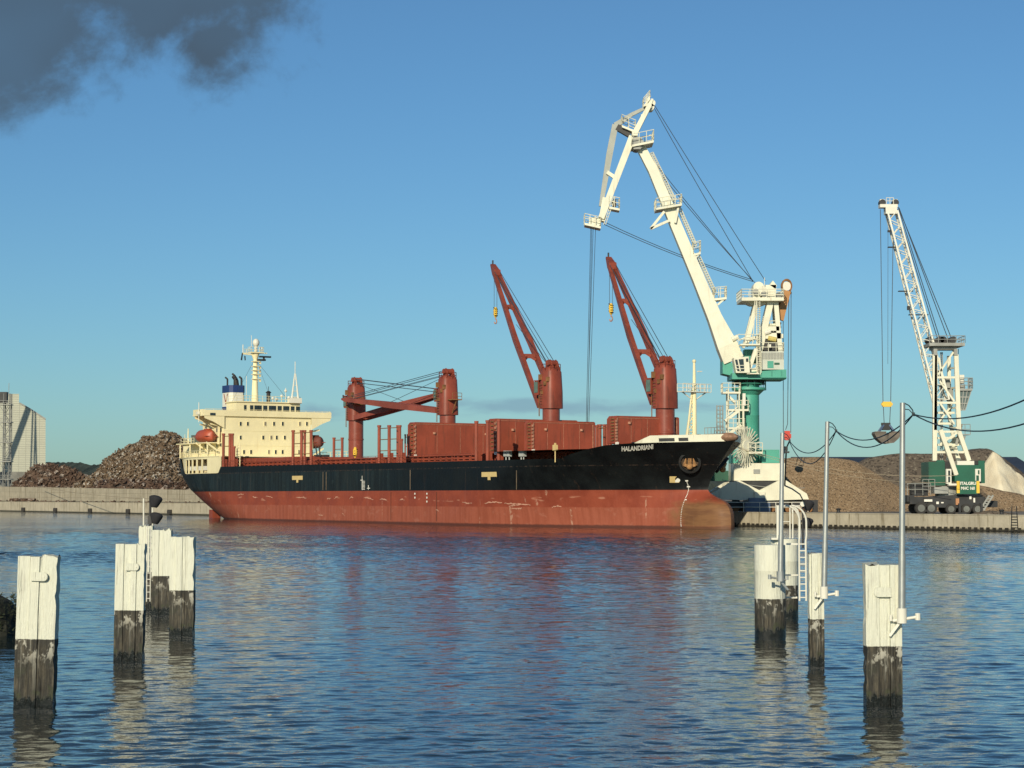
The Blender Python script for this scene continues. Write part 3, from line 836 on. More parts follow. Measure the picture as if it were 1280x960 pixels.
# vertical fender seams and load line
for px in (404, 408, 513):
    q = S(px, 600, -HB); decal('hull_seam', [rect(q.x - .11, q.x + .11, 4.9, 7.7, 1)], paint('seam_rust', (.17, .13, .09), .8, .2, 1), .04)
for px in (489, 546):
    q = S(px, 600, -HB); decal('hull_seam', [rect(q.x - .06, q.x + .06, .5, 4.6, 1)], paint('seam_dark', (.08, .03, .02), .8), .04)
q = S(453, 600, -HB); lm = [rect(q.x - .08, q.x + .08, 4.9, 7.0, 1)]
for k in range(7): lm.append(rect(q.x + .1, q.x + .9, 4.95 + k * .2, 5.03 + k * .2, 1))
lm.append(rect(q.x + 1.6, q.x + 2.5, 5.1, 5.2, 1)); lm.append(rect(q.x + 1.9, q.x + 2.1, 4.95, 5.6, 1)); lm.append(rect(q.x - .5, q.x + .3, 6.3, 6.42, 1))
pdecal('hull_seam', [prect(645.5, 588, 646.5, 612)], paint('seam_rust', (.17, .13, .09)))
decal('load_line_marks', lm, M_markw, .05)
# draft numerals amidships in the red
dd = []
for px, n in ((519, 2), (534, 3)):
    q = S(px, 612, -HB)
    for k in range(n): dd.append(rect(q.x - .16, q.x + .16, 4.2 - k * .55, 4.45 - k * .55, 1))
decal('draft_marks', dd, M_markw, .05)
# pale fender scrapes
random.seed(5); dd = []
for px0, px1, py in ((371, 384, 622.5), (409, 414, 623), (418, 423, 623), (437, 442, 623), (455, 467, 623.5), (475, 484, 625), (500, 506, 625.5), (578, 590, 628), (604, 622, 629), (624, 640, 629.5), (628, 648, 632), (630, 640, 635.5), (666, 674, 634), (297, 305, 618.6), (316, 321, 621), (333, 341, 621), (398, 404, 644), (428, 431, 643), (545, 549, 638)):
    a = S(px0, py, -HB); c = S(px1, py, -HB); k = 12; vs = []; arch = random.uniform(-.08, .22); ph = random.uniform(-.6, .6); tilt = random.uniform(-.25, .1)
    for i in range(k + 1):
        t = i / k; x = a.x + (c.x - a.x) * t; zc = a.z + arch * math.sin(t * 3.1 + ph) + tilt * (t - .5) + random.uniform(-.06, .06); hh = .03 + .10 * random.random() * math.sin(math.pi * (t * .9 + .05))
        vs += [(x, zc - hh), (x, zc + hh)]
    decal('paint_scrape', [(vs, [(2 * i, 2 * i + 2, 2 * i + 3, 2 * i + 1) for i in range(k)])], paint('primer', (.52, .27, .19), .7, .25, 3), .045)

# anchors in their pockets
def anchor(px, py, yl, side):
    q = HP(px, py) if side < 0 else S(px, py, yl); x, z = q.x, q.z
    y = hb(x, z); e = .4
    c = Vector((x, side * y, z)); tx = Vector((2 * e, side * (hb(x + e, z) - hb(x - e, z)), 0)).normalized()
    tz = Vector((0, side * (hb(x, z + e) - hb(x, z - e)), 2 * e)).normalized()
    nrm = tx.cross(tz).normalized()
    if nrm.y * side < 0: nrm = -nrm
    nrm = (nrm + Vector((.75, side * .55, .10))).normalized() if side < 0 else nrm
    if side < 0: tx = nrm.cross(Vector((0, 0, 1))).normalized(); tz = tx.cross(nrm).normalized(); tz = tz if tz.z > 0 else -tz
    m = MB()
    K = 28; rr = ((1.45, -1.3), (1.38, .32), (1.12, .36), (1.05, .1)); vs = []
    for r, o in rr:
        for i in range(K):
            t = 2 * math.pi * i / K; vs.append(c + tx * math.cos(t) * r + tz * math.sin(t) * r + nrm * o)
    fs = [(k * K + i, k * K + (i + 1) % K, (k + 1) * K + (i + 1) % K, (k + 1) * K + i) for k in range(3) for i in range(K)]
    m.add(vs, fs); bo = m.build('anchor_bolster', paint('bolster_black', (.012, .013, .014), .6, .3, 1, (.05, .03, .02), .35), ship, smooth=True)
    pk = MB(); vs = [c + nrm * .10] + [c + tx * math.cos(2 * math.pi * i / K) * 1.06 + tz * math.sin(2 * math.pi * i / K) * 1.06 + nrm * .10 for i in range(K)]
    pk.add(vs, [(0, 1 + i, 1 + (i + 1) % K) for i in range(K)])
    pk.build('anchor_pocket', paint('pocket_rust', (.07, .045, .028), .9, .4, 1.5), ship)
    a = MB()
    def P(u, v, w): return c + tx * u * .82 + tz * (v * .82 - .05) + nrm * w
    a.beam(P(0, .1, .45), P(0, .75, .3), .32)
    for s_ in (-1, 1):
        a.beam(P(.15 * s_, -.5, .4), P(.85 * s_, -.25, .4), .34, .34, .3, .3); a.beam(P(.80 * s_, -.35, .4), P(.55 * s_, .75, .4), .40, .25, .08, .08)
    a.ball(P(0, -.4, .55), .42)
    a.build('anchor', paint('anchor_rust', (.36, .19, .075), .9, .35, 1.6, (.12, .06, .03), .4), ship)
anchor(862.5, 577.5, -7.4, -1)
anchor(914, 580.5, 4.6, 1)

# deck railing along the ship's side (starboard and port, main deck)
for side in (-1, 1):
    r_ = MB(); pts = []
    for i in range(13):
        x = xN + 1 + (112 - xN) * i / 12; pts.append((x, side * (hb(x, 8.7) - .15), ztop(x) - .02))
    r_.rail(pts, 1.05, .028, 2.2, 1); r_.build('side_railing', M_red, ship)

# hatch coamings with folding covers
CX = [S(px, 560, 0).x for px in (445, 559, 690, 832)]
hatches = [(30.5, CX[0] - 3), (CX[0] + 3, CX[1] - 3), (CX[1] + 3, CX[2] - 3), (CX[2] + 3, CX[3] - 3)]
for i, (a, c) in enumerate(hatches):
    if i == 3: c = a + 12.5
    cw_ = 18.4 if i < 3 else 15.0
    m = MB(); m.box(((a + c) / 2, 0, 8.75), (c - a, cw_, 2.2)); m.build('hatch_coaming', M_redp, ship)
    rb = MB(); k = int((c - a) / 1.6)
    for j in range(k + 1):
        x = a + (c - a) * j / k
        for sd_ in (-1, 1): rb.box((x, sd_ * (cw_ / 2 + .2), 8.6), (.16, .45, 1.9))
    for sd_ in (-1, 1): rb.box(((a + c) / 2, sd_ * (cw_ / 2 + .22), 9.72), (c - a, .5, .14)); rb.box(((a + c) / 2, sd_ * (cw_ / 2 + .15), 9.2), (c - a, .3, .1))
    for y in [(-8 + 1.6 * j) * cw_ / 18.4 for j in range(11)]:
        rb.box((c + .12, y, 8.6), (.3, .14, 1.9))
    rb.box((c + .15, 0, 9.72), (.5, cw_, .14)); rb.build('coaming_stiffener', M_redp, ship)
for (a, c) in hatches[:1]:
    m = MB(); n = 4
    for j in range(n): m.box((a + (c - a) * (j + .5) / n, 0, 10.12), ((c - a) / n - .12, 18.6, .55))
    m.build('hatch_cover', M_redp, ship)
# opened cover panels standing upright across the deck
def panel(x, y0, y1, z0, z1, thick=.75, camber=.2, n=1):
    for i in range(n):
        m = MB(); K = 12; xx = x - i * (thick + .25); top = []; bot = []
        for k in range(K + 1):
            t = k / K; y = y0 + (y1 - y0) * t; bot.append((xx, y, z0 + camber * (2 * t - 1) ** 2 * .9))
        pts = [(xx, y1, z1 - .12), (xx, y1 - .2, z1), (xx, y0 + .35, z1), (xx, y0, z1 - .4)] + bot
        m.prism(pts, (-thick, 0, 0))
        p_ = m.build('hatch_cover', M_redp, ship)
        if i == 0:
            d_ = MB(); d_.box((xx + .0, (y0 + y1) / 2, z1 - .28), (.10, y1 - y0 - .7, .05)); d_.box((xx + .03, y0 + .35, (z0 + z1) / 2), (.08, .12, (z1 - z0) * .85)); d_.box((xx + .04, y1 - .4, (z0 + z1) / 2), (.08, .1, (z1 - z0) * .8))
            for t_ in (.25, .5, .75): d_.box((xx + .0, y0 + (y1 - y0) * t_, (z0 + z1) / 2), (.05, .035, (z1 - z0) * .8))
            for k in range(7): d_.box((xx + .1, y0 + .16, z0 + .7 + (z1 - z0 - 1.4) * k / 6), (.22, .22, .3))
            for yy in (y0 + (y1 - y0) * .22, y0 + (y1 - y0) * .78): d_.lathe((xx + .06, yy, (z0 + z1) / 2 + .8), [(.22, 0), (.22, .3)], 10)
            d_.build('edge_fitting', paint('worn_fitting', (.40, .20, .13), .7, .3, 2), p_)
            c_ = MB(); c_.box((xx + .12, y0 + .25, z0 + .15), (.3, .35, .4)); c_.build('locking_cleat', M_markw, p_)
            # stiffened underside seen on the edge
            e_ = MB()
            for k in range(8): e_.box((xx - thick / 2, y0 - .10, z0 + .6 + (z1 - z0 - 1) * k / 7), (thick * .8, .18, .14))
            e_.build('edge_rib', M_rusty, p_)
def zat(px, py, yl): return S(px, py, yl).z
for pxs, pxe, pt, pb in ((517, 632, 527.5, 571), (617.5, 722, 523, 568), (664, 744, 525.5, 565), (768.5, 849, 519.5, 556)):
    y0 = -9.0 if pxs < 600 else (-9.4 if pxs < 640 else -8.0); q = S(pxs, pt, y0)
    d_ = ray(pxe, 540); t_ = (SHIP_S + q.x - U.dot(CAM)) / U.dot(d_); y1 = N.dot(CAM + d_ * t_) - SHIP_C
    print('panel', round(q.x, 1), round(y1, 2)); panel(q.x, y0, min(y1, 10), S(pxs, pb, y0).z, q.z, n=2)
# crosswise stack base girders (underneath the standing panels)
# deck cranes --------------------------------------------------------
def deck_crane(px, ytop, ybase, tip=None, tipy=0, pivot_px=None, low=None, kind='up', az=0.0):
    x = S(px, 520, 0).x
    cr = empty('deck_crane', (x, 0, 0)); cr.parent = ship
    zt = S(px, ytop, 0).z; zb = S(px, ybase, 0).z
    def l(v): return Vector((v.x - x, v.y, v.z))
    m = MB(); m.lathe((0, 0, 0), [(1.22, 8), (1.22, zb - 3.2), (1.30, zb - 3.15), (1.30, zb - 2.95), (1.22, zb - 2.9), (1.22, zb + .2)], 28)
    m.build('pedestal', paint('pedestal_paint', (.25, .060, .038), .3, .14, .5, (.40, .22, .17), .22), cr, smooth=True)
    # housing: rounded column with chamfered head
    hm = MB(); rings = []
    zh = zt - 1.3
    for z, rx, ry in ((zb, 1.28, 1.28), (zb + .02, 1.40, 1.46), (zb + (zh - zb) * .4, 1.38, 1.44), (zh - .5, 1.22, 1.30), (zh, .95, 1.05)):
        ring = []
        for k in range(32):
            t = 2 * math.pi * k / 32; c_, s_ = math.cos(t), math.sin(t); e_ = .62
            v = Vector((rx * abs(c_) ** e_ * (1 if c_ > 0 else -1), ry * abs(s_) ** e_ * (1 if s_ > 0 else -1), z))
            v.rotate(Matrix.Rotation(az, 3, 'Z')); ring.append(v)
        rings.append(ring)
    hm.loft(rings); ho = hm.build('housing', M_red, cr, smooth=True, cut=.5)
    sh = MB()
    Rz = Matrix.Rotation(az, 3, 'Z')
    for sy in (-.55, .55):
        c = Rz @ Vector((.15, sy, 0)) + Vector((0, 0, zh)); d_ = Rz @ Vector((0, .22, 0))
        sh.prism([c + Rz @ Vector((-.9, 0, -.2)), c + Rz @ Vector((.9, 0, -.2)), c + Rz @ Vector((.5, 0, .8)), c + Rz @ Vector((.1, 0, 1.25)), c + Rz @ Vector((-.4, 0, .9))], d_)
    sh.tube(Rz @ Vector((.1, -.8, 0)) + Vector((0, 0, zh + .75)), Rz @ Vector((.1, .9, 0)) + Vector((0, 0, zh + .75)), .42, n=14)
    sh.build('head_sheave', M_red, cr)
    rl = MB(); kk = [Vector((1.35 * math.cos(t), 1.35 * math.sin(t), zh - .3)) for t in [i * math.pi / 5 for i in range(11)]]
    rl.rail(kk, .9, .03, 2); rl.build('head_railing', M_red, cr)
    dt = MB()
    for t, z, s_ in ((-1.9, .78, .5), (-1.2, .62, .35), (-1.6, .4, .3), (-.9, .72, .4)):
        c = Vector((math.cos(t) * 1.5, math.sin(t) * 1.5, zb + (zh - zb) * z)); dt.box(c, (s_, s_, s_ * 1.6))
    for k in range(9): 
        z = zb + (zh - zb) * .05 + k * .38; dt.box((math.cos(-1.75) * 1.55, math.sin(-1.75) * 1.55, z), (.55, .16, .05))
    dt.tube(Vector((-1.75, -.8, zb - 1)), Vector((-1.75, -.8, zb + 3)), .04, n=5)
    dt.tube(Vector((-1.3, -1.2, zb - 1)), Vector((-1.3, -1.2, zb + 3)), .04, n=5)
    dt.build('ladder', M_rusty, cr)
    # operator's cab and access basket
    cabp = Rz @ Vector((-1.75, -.65, 0)) + Vector((0, 0, zb + (zh - zb) * .52))
    cb = MB(); cb.box(cabp, (.8, .95, 1.9), Rz); cb.box(cabp + Vector((0, 0, 1.02)), (1.0, 1.1, .14), Rz); c_o = cb.build('cab', M_red, cr)
    gl = MB(); gl.box(cabp + Rz @ Vector((-.1, -.1, .1)), (.7, .92, 1.5), Rz); gl.build('cab_window', paint('cab_glass', (.10, .16, .14), .15, .2, 1), c_o)
    # jib
    T = l(tip)
    jd = Vector((T.x, T.y, 0)).normalized(); perp = Vector((-jd.y, jd.x, 0))
    j = MB(); Pz = zb + .35 if low is None else low
    piv = jd * 1.35 + Vector((0, 0, Pz)); d3 = (T - piv); Lj = d3.length
    upj = Vector((0, 0, 1))
    Wj = 2.6 if kind == 'up' else 2.3
    n1_ = piv + perp * Wj / 2; n2_ = piv - perp * Wj / 2
    head = piv + d3 * .93
    jm = M_red if kind == 'up' else paint('jib_paint', (.25, .062, .042), .55, .2, .3, (.36, .20, .15), .25)
    for pa, sgn in ((n1_, 1), (n2_, -1)):
        pm = pa + d3 * .45 - perp * sgn * .25
        q = head + perp * sgn * .32
        j.beam(pa, pm, .55, .75, .6, .95, upj); j.beam(pm, q, .6, .95, .5, .6, upj)
    for t in (.33, .68):
        c = piv + d3 * t; w_ = Wj / 2 * (1 - t) + .42 * t - .1
        j.beam(c + perp * w_, c - perp * w_, .75, .6, up=upj)
        j.beam(c + perp * w_ - d3.normalized() * 1.0, c + perp * (w_ * .2), .3, .4, up=upj); j.beam(c - perp * w_ - d3.normalized() * 1.0, c - perp * (w_ * .2), .3, .4, up=upj)
    dn = d3.normalized(); un = perp.cross(dn) if perp.cross(dn).z > 0 else -perp.cross(dn)
    hk_ = 1.0 if kind == 'up' else .55
    j.prism([head - dn * 1.2 - un * .45 * hk_ - perp * .4, head + dn * .8 - un * .7 * hk_ - perp * .4, T - un * .12 - perp * .4, T + un * .15 - perp * .4, head + dn * .2 + un * .7 * hk_ - perp * .4, head - dn * 1.2 + un * .45 * hk_ - perp * .4], perp * .8)
    j.tube(head - perp * .55 + un * .2 * hk_, head + perp * .55 + un * .2 * hk_, .5 * hk_, n=14)
    j.build('jib', jm, cr)
    tl = MB(); tl.tube(T, T + Vector((0, 0, .7)), .12, n=6); tl.build('tip_light', M_dgrey, cr)
    # ropes
    rp = MB(); hs = Vector((0, 0, zh + .9)) + jd * .2
    for s_ in (-1, 1):
        rp.tube(hs + perp * .55 * s_, head + perp * .45 * s_ + un * .5, .05, n=5)
        rp.tube(hs + perp * .3 * s_ - Vector((0, 0, .6)), head - dn * (Lj * .03) + perp * .2 * s_ + un * .2, .045, n=5)
    rp.tube(hs + jd * .3 - Vector((0, 0, .8)), piv + d3 * .55, .04, n=5)
    rp.build('luffing_rope', M_rope, cr)
    if kind == 'up':
        hk = head - un * .4 + dn * .3; dz = 5.2
        hr = MB(); hr.tube(hk + perp * .22, hk + perp * .22 - Vector((0, 0, dz)), .035, n=5); hr.tube(hk - perp * .22, hk - perp * .22 - Vector((0, 0, dz)), .035, n=5); hr.build('hoist_rope', M_rope, cr)
        c = hk - Vector((0, 0, dz + .5))
        bk = MB(); bk.lathe(c, [(.15, -.9), (.30, -.5), (.32, .3), (.16, .7)], 12); b_o = bk.build('hook_block', M_yellow, cr)
        bs = MB(); [bs.box(c + Vector((0, 0, z_)), (.66, .46, .14), Matrix.Rotation(.5, 3, 'Y')) for z_ in (-.5, -.15, .2, .5)]; bs.build('hazard_stripe', M_black, b_o)
        hh = MB(); pts = []
        cc_ = c - Vector((0, 0, 1.5))
        for k in range(11):
            t = math.pi * .5 - k * math.pi * 1.45 / 10; pts.append(cc_ + Vector((math.cos(t) * .34, 0, math.sin(t) * .34)))
        hh.tube(c - Vector((0, 0, .9)), pts[0], .08); hh.path(pts, .09); hh.build('hook', paint('hook_paint', (.45, .25, .18), .5), b_o)
    else:
        # resting arm bracket with small platform
        br = MB()
        for sg in ((-1,) if kind == 'a' else (1,)):
            zc = zh - 3.6
            br.box((sg * 2.1, 0, zc), (1.6, 1.6, .14)); br.beam((sg * 2.7, 0, zc), (sg * 1.4, 0, zc - 2), .14)
            br.rail([(sg * 2.85, -.8, zc), (sg * 2.85, .8, zc)], 1.0, .04, .8)
        br.build('jib_rest', M_rusty, cr)
        bk2 = MB(); c2 = Vector((1.55 if kind == 'a' else -1.55, -.7, zh - 3.2)); bk2.box(c2, (.9, 1.4, .1)); bk2.rail([c2 + Vector((-.4, -.7, 0)), c2 + Vector((.4, -.7, 0)), c2 + Vector((.4, .7, 0))], 1.0, .04, .6)
        c3 = Vector((1.9 if kind == 'a' else -1.9, 0, zb + 2.6)); bk2.box(c3, (.8, 1.2, .08)); bk2.rail([c3 + Vector((-.3, -.6, 0)), c3 + Vector((.4, -.6, 0)), c3 + Vector((.4, .6, 0))], 1.1, .04, .7)
        bk2.build('access_platform', M_rusty, cr)
    return cr
T1 = S(566, 489, 3.2); T2 = S(429, 499, -3.0)
c1 = deck_crane(445, 471, 526, tip=T1, low=S(455, 522, 0).z, kind='a')
c2 = deck_crane(559.5, 460, 519, tip=T2, low=S(548, 514, 0).z, kind='b')
c3 = deck_crane(689, 449, 511, tip=S(616, 331, 9.5), low=S(689, 507, 0).z, az=.2)
c4 = deck_crane(831.5, 444, 511, tip=S(760.5, 322, 9.5), low=S(831, 503, 0).z, az=.2)
tag(c1, 'aftmost crane, its jib lowered forward'); tag(c2, 'second crane, its jib lowered aft across the first')
# small striped hook block parked on hatch by first crane
q = S(444, 566, -6); st = MB(); st.lathe((q.x, -6, q.z), [(.1, -.8), (.34, -.3), (.36, .4), (.14, .9)], 12); sb_ = st.build('parked_hook_block', M_yellow, ship)
s2_ = MB(); [s2_.box((q.x, -6, q.z + z_), (.62, .62, .14), Matrix.Rotation(.5, 3, 'X')) for z_ in (-.3, .05, .4)]; s2_.build('hazard_stripe', M_black, sb_)

# timber stanchions ---------------------------------------------------
def stanchions(pxs, ytop, ybot, yl, bars=3, r=.24, cross=True, darkbars=True):
    ps = [S(p, ytop, yl) for p in pxs]; zb = S(pxs[0], ybot, yl).z; zb = min(zb, 9.0)
    m = MB()
    for p in ps: m.tube((p.x, yl, zb - .4), (p.x, yl, p.z), r, n=10); m.tube((p.x, yl, p.z), (p.x, yl, p.z + .3), r * 1.25, n=10); m.box((p.x, yl + .3, zb + .5), (.3, .7, 1.6))
    m.build('timber_stanchion', M_redp, ship)
    if bars:
        b_ = MB(); a, c = ps[0], ps[-1]
        for k in range(bars):
            z = zb + (ps[0].z - zb) * (1 - .04 - .32 * k); b_.tube((a.x, yl, z), (c.x, yl, z), .07, n=6)
        b_.build('stanchion_bar', M_rusty, ship)
stanchions((279.5, 287.5, 290.5), 544, 583, -12.0)
stanchions((292.5,), 560, 583, -12.0, bars=0)
stanchions((366.5, 377, 389), 540, 581, -12.0)
stanchions((381,), 540, 592, -11.8, bars=0, r=.2)
stanchions((417.5, 427.8), 549, 570, 9.5, bars=2)
stanchions((474, 486.5, 499.5), 534, 577, -12.0)
stanchions((497,), 534, 577, -11.0, bars=0, r=.18); stanchions((502,), 551, 577, -12.0, bars=0, r=.2)
stanchions((506.5, 509.5), 545, 572, 8.0, bars=2, r=.12); stanchions((595.5,), 529, 576, -12.0, bars=0); stanchions((609.5,), 528, 576, -12.0, bars=0); stanchions((623.5,), 527, 576, -12.0, bars=0)
stanchions((749.5, 756, 762.5), 533, 562, 11.5, bars=1, r=.3)
stanchions((746, 759), 534, 562, 9.0, bars=1, r=.22)
# lamp posts and boxes by the rail
for px, py, mt in ((694, 563, M_mark),):
    q = S(px, py, -12); m = MB(); m.tube((q.x, -12, 8.3), (q.x, -12, q.z), .08, n=6); m.box((q.x, -12, q.z + .35), (.5, .5, .7)); m.box((q.x, -12, q.z + .8), (.2, .2, .3)); m.build('vent_post', mt, ship)
for px in (631, 635, 650, 653):
    q = S(px, 567, -12); m = MB(); m.box((q.x, -11.8, q.z), (.55, .5, .75)); m.tube((q.x, -11.8, 8.3), (q.x, -11.8, q.z), .09, n=6); m.build('electric_box', paint('pale_grey_box', (.42, .44, .42), .5), ship)
# deck clutter between hatches
random.seed(11)
for i in range(3):
    a = hatches[i][1]; m = MB()
    for k in range(16):
        x = a + random.uniform(.3, 5.2); y = random.uniform(-9.5, -1.5); hh = random.uniform(.5, 1.9); m.box((x, y, 8 + hh / 2), (random.uniform(.3, 1.1), random.uniform(.3, 1.2), hh))
    m.build('deck_fitting', M_red, ship)
m = MB(); 
for px in (397, 403, 407):
    q = S(px, 570, 4); m.box((q.x, 4, q.z - 1), (.7, 1.2, 2.4)); m.tube((q.x, 3, q.z), (q.x - .6, 3, q.z + 1.6), .12)
m.build('winch', M_dgrey, ship)

# superstructure -----------------------------------------------------
XF = 21.5; HW = 8.5
sup = MB()
sup.box(((12.3 + XF) / 2, 0, 13.1), (XF - 12.3, 2 * HW, 10.0))          # accommodation block
sup.box((7.6, 0, 10.4), (9.4, 2 * HW - .4, 6.0))                          # aft deck house
sup.box((7.5, 0, 15.0), (9.4, 8.0, 6.0))                                  # engine casing
so = sup.build('superstructure', M_cream, ship)
def front_x(px, py, x):   # point at known ship x seen through a pixel
    d = ray(px, py); # solve U.(cam+d t) = SHIP_S + x
    t = (SHIP_S + x - U.dot(CAM)) / U.dot(d); p = CAM + d * t
    return Vector((x, N.dot(p) - SHIP_C, p.z))
rows = [(529.8, (300.6, 309.5, 331.4, 342.3, 353.2, 374.6, 383.4)), (547, (300.6, 328.8, 338.9, 345.7, 355.8, 379)), (565, (304.8, 313.6, 335.8, 344.4, 353, 373.5))]
for py, pxs in rows:
    for k, px in enumerate(pxs):
        q = front_x(px, py, XF); m = MB(); m.box((XF + .02, q.y, q.z), (.10, .50, .85)); w_ = m.build('window', M_cream, so)
        m = MB(); m.box((XF + .05, q.y, q.z), (.08, .34, .68)); m.build('pane', M_glass if k % 3 != 2 else paint('curtained_glass', (.25, .22, .16), .3), w_)
for x in (13.5, 16, 18.6, 20.4):
    for z in (10.2, 13.0, 15.6):
        m = MB(); m.box((x, -HW - .02, z), (.42, .08, .6)); m.build('window', M_glass, so)
# floor lines
fl = MB()
for z in (10.25, 12.9, 15.5): fl.box((XF + .03, 0, z), (.05, 2 * HW, .05))
fl.build('deck_edge_line', M_cream, so)
# bridge deck with wings
bw = MB()
bw.box((19.2, 0, 18.16), (5.2, 24.6, .16))
bw.build('bridge_deck', M_cream, ship)
wb = MB()
wb.box((XF + .35, 0, 18.55), (.12, 24.8, 1.05))
for s_ in (-1, 1):
    wb.box((19.3, s_ * 12.34, 18.6), (4.5, .12, 1.15)); wb.box((17.0, s_ * 10.4, 18.6), (.12, 3.8, 1.15))
wb.build('wing_bulwark', M_cream, ship)
for s_ in (-1, 1):
    br = MB()
    for x in (XF + .30, 17.6):
        br.prism([(x, s_ * HW, 18.1), (x, s_ * 12.3, 18.1), (x, s_ * 12.25, 17.6), (x, s_ * 10.6, 17.0), (x, s_ * HW, 15.9)], (-.14, 0, 0))
    br.build('wing_bracket', M_cream, ship)
m = MB(); q = front_x(264, 517.5, XF + .44); m.box(q + Vector((0, .3, 0)), (.08, 1.0, .42)); m.build('wing_opening', M_glass, ship)
m = MB(); m.tube((20, -12.6, 16.9), (20, -12.6, 20.4), .07); m.box((20, -12.8, 18.5), (.6, .5, .5)); m.build('side_light', M_white, ship)
# wheelhouse
wh = MB(); y0, y1 = -5.9, 6.5
wh.box((18.9, (y0 + y1) / 2, 19.42), (4.4, y1 - y0, 2.4)); wh.box((18.9, (y0 + y1) / 2, 20.68), (4.9, y1 - y0 + .5, .16)); wo = wh.build('wheelhouse', M_cream, ship)
zw = 19.62
for pa, pb in ((305, 308), (312.5, 316.5), (318, 327), (329, 334), (336, 345), (347, 352), (354, 361.5), (363.5, 368), (370, 375)):
    a = front_x(pa, 512, 21.13).y; c = front_x(pb, 512, 21.13).y
    m = MB(); m.box((21.11, (a + c) / 2, zw), (.10, c - a, .92)); w_ = m.build('window', M_glass, wo)
    if c - a > 1.1: m = MB(); m.box((21.17, (a + c) / 2, zw), (.04, .08, .92)); m.build('window_bar', M_black, w_)
r_ = MB(); r_.rail([(16.8, y0, 20.76), (21.2, y0, 20.76), (21.2, y1, 20.76), (16.8, y1, 20.76)], 1.0, .035, 1.3, 1); r_.build('roof_railing', M_cream, wo)
r_ = MB(); r_.rail([(XF + .35, -12.2, 18.9), (XF + .35, 12.2, 18.9)], .35, .03, 1.6, 0); r_.build('bridge_rail', M_cream, ship)
def spar(name, px, yl, py0, py1, r, mat, parent=ship, r2=None, n=8):
    a = S(px, py0, yl); c = S(px, py1, yl); m = MB(); m.tube((a.x, yl, a.z), (a.x, yl, c.z), r, r2, n=n); return m.build(name, mat, parent)
# things on the wheelhouse roof
m = MB(); q = S(335.5, 500, 1); m.lathe((q.x, 1, 20.8), [(.35, 0), (.35, 1.6), (.55, 1.7), (.2, 2.0)], 12); m.tube((q.x, 1, 22), (q.x, 1, 23.6), .05); m.build('magnetic_compass', M_dgrey, ship)
for px, h_ in ((341, 1.2), (352, 1.5), (357, 2.6), (346, .9), (361, 1.0)):
    q = S(px, 500, 4); m = MB(); m.tube((q.x, 4, 20.7), (q.x, 4, 20.8 + h_), .06); m.ball((q.x, 4, 20.8 + h_ * .8), .28, 8, 6); m.build('aerial', M_white, ship)
# main mast with radar platform
q = S(318.8, 500, 0); mx = q.x
mast = MB(); zz = lambda py: S(318.8, py, 0).z
mast.loft([[(mx + math.cos(t) * rx, math.sin(t) * ry, z) for t in [i * math.pi / 6 for i in range(12)]] for z, rx, ry in ((20.6, .62, .62), (zz(470), .45, .42), (zz(450), .36, .36), (zz(442), .55, .8))])
mast.box((mx, .1, zz(441)), (1.6, 2.4, .18)); mast.beam((mx, -2.4, zz(443)), (mx, 0, zz(444)), .2); mast.beam((mx, -2.5, zz(442)), (mx, 2.3, zz(441)), .16)
for py in (452, 458, 463, 468, 474): mast.box((mx + .2, 0, zz(py)), (1.1, 1.3, .12)); mast.box((mx + .4, .75, zz(py + 1.5)), (.3, .3, .5))
mast.tube((mx, .5, 20.6), (mx, .3, zz(452)), .12); mast.tube((mx, -.62, 20.6), (mx, -.3, zz(452)), .1)
mo = mast.build('signal_mast', M_cream, ship)
m = MB(); m.ball((mx, .1, zz(428.5)), (.62, .62, .75), 16, 10); m.tube((mx, .1, zz(440)), (mx, .1, zz(432)), .3); m.build('satellite_dome', M_white, mo, smooth=True)
m = MB(); m.rail([(mx - .7, -1.1, zz(441)), (mx + .7, -1.1, zz(441)), (mx + .7, 1.3, zz(441)), (mx - .7, 1.3, zz(441))], 1.0, .04, .8); m.rail([(mx, -2.4, zz(442)), (mx, -1.1, zz(441.5))], .7, .04, .6); m.build('mast_railing', M_cream, mo)
m = MB(); m.box((mx + .7, 1.6, zz(446)), (.5, 2.2, .28)); m.tube((mx + .6, 1.4, zz(449)), (mx + .6, 1.4, zz(445)), .2); m.box((mx + .5, 1.0, zz(450)), (.7, 1.4, .3)); m.build('radar', M_dgrey, mo)
m = MB(); m.tube((mx, -2.45, zz(441)), (mx, -2.45, zz(431.5)), .09); m.tube((mx, -.8, zz(441)), (mx, -.8, zz(419.5)), .05); m.tube((mx, 1.3, zz(441)), (mx, 1.3, zz(434)), .12); m.build('aerial', M_white, mo)
m = MB(); 
for k, (c_, dx) in enumerate(((0, 0), (1, .35), (2, .7))): pass
z = zz(446.5)
m.prism([(mx, -2.9, z - .6), (mx, -2.65, z + .7), (mx, -2.45, z + .6), (mx, -2.6, z - .7)], (.04, 0, 0)); m.prism([(mx, -2.1, z - .7), (mx, -2.2, z + .2), (mx, -1.95, z + .1), (mx, -1.9, z - .6)], (.04, 0, 0)); m.build('flag', M_black, mo)
m = MB(); m.path([(mx, -.2, zz(448)), (20.5, 4.6, 21.0)], .025, 4); m.path([(mx, 0, zz(448)), (mx - 4, -3, 20.6)], .025, 4); m.path([(mx, .1, zz(448)), (mx + 3, 2, 20.7)], .025, 4); m.build('stay_wire', M_rope, mo)
spar('aerial', 307.8, -1, 506, 470, .05, M_white)
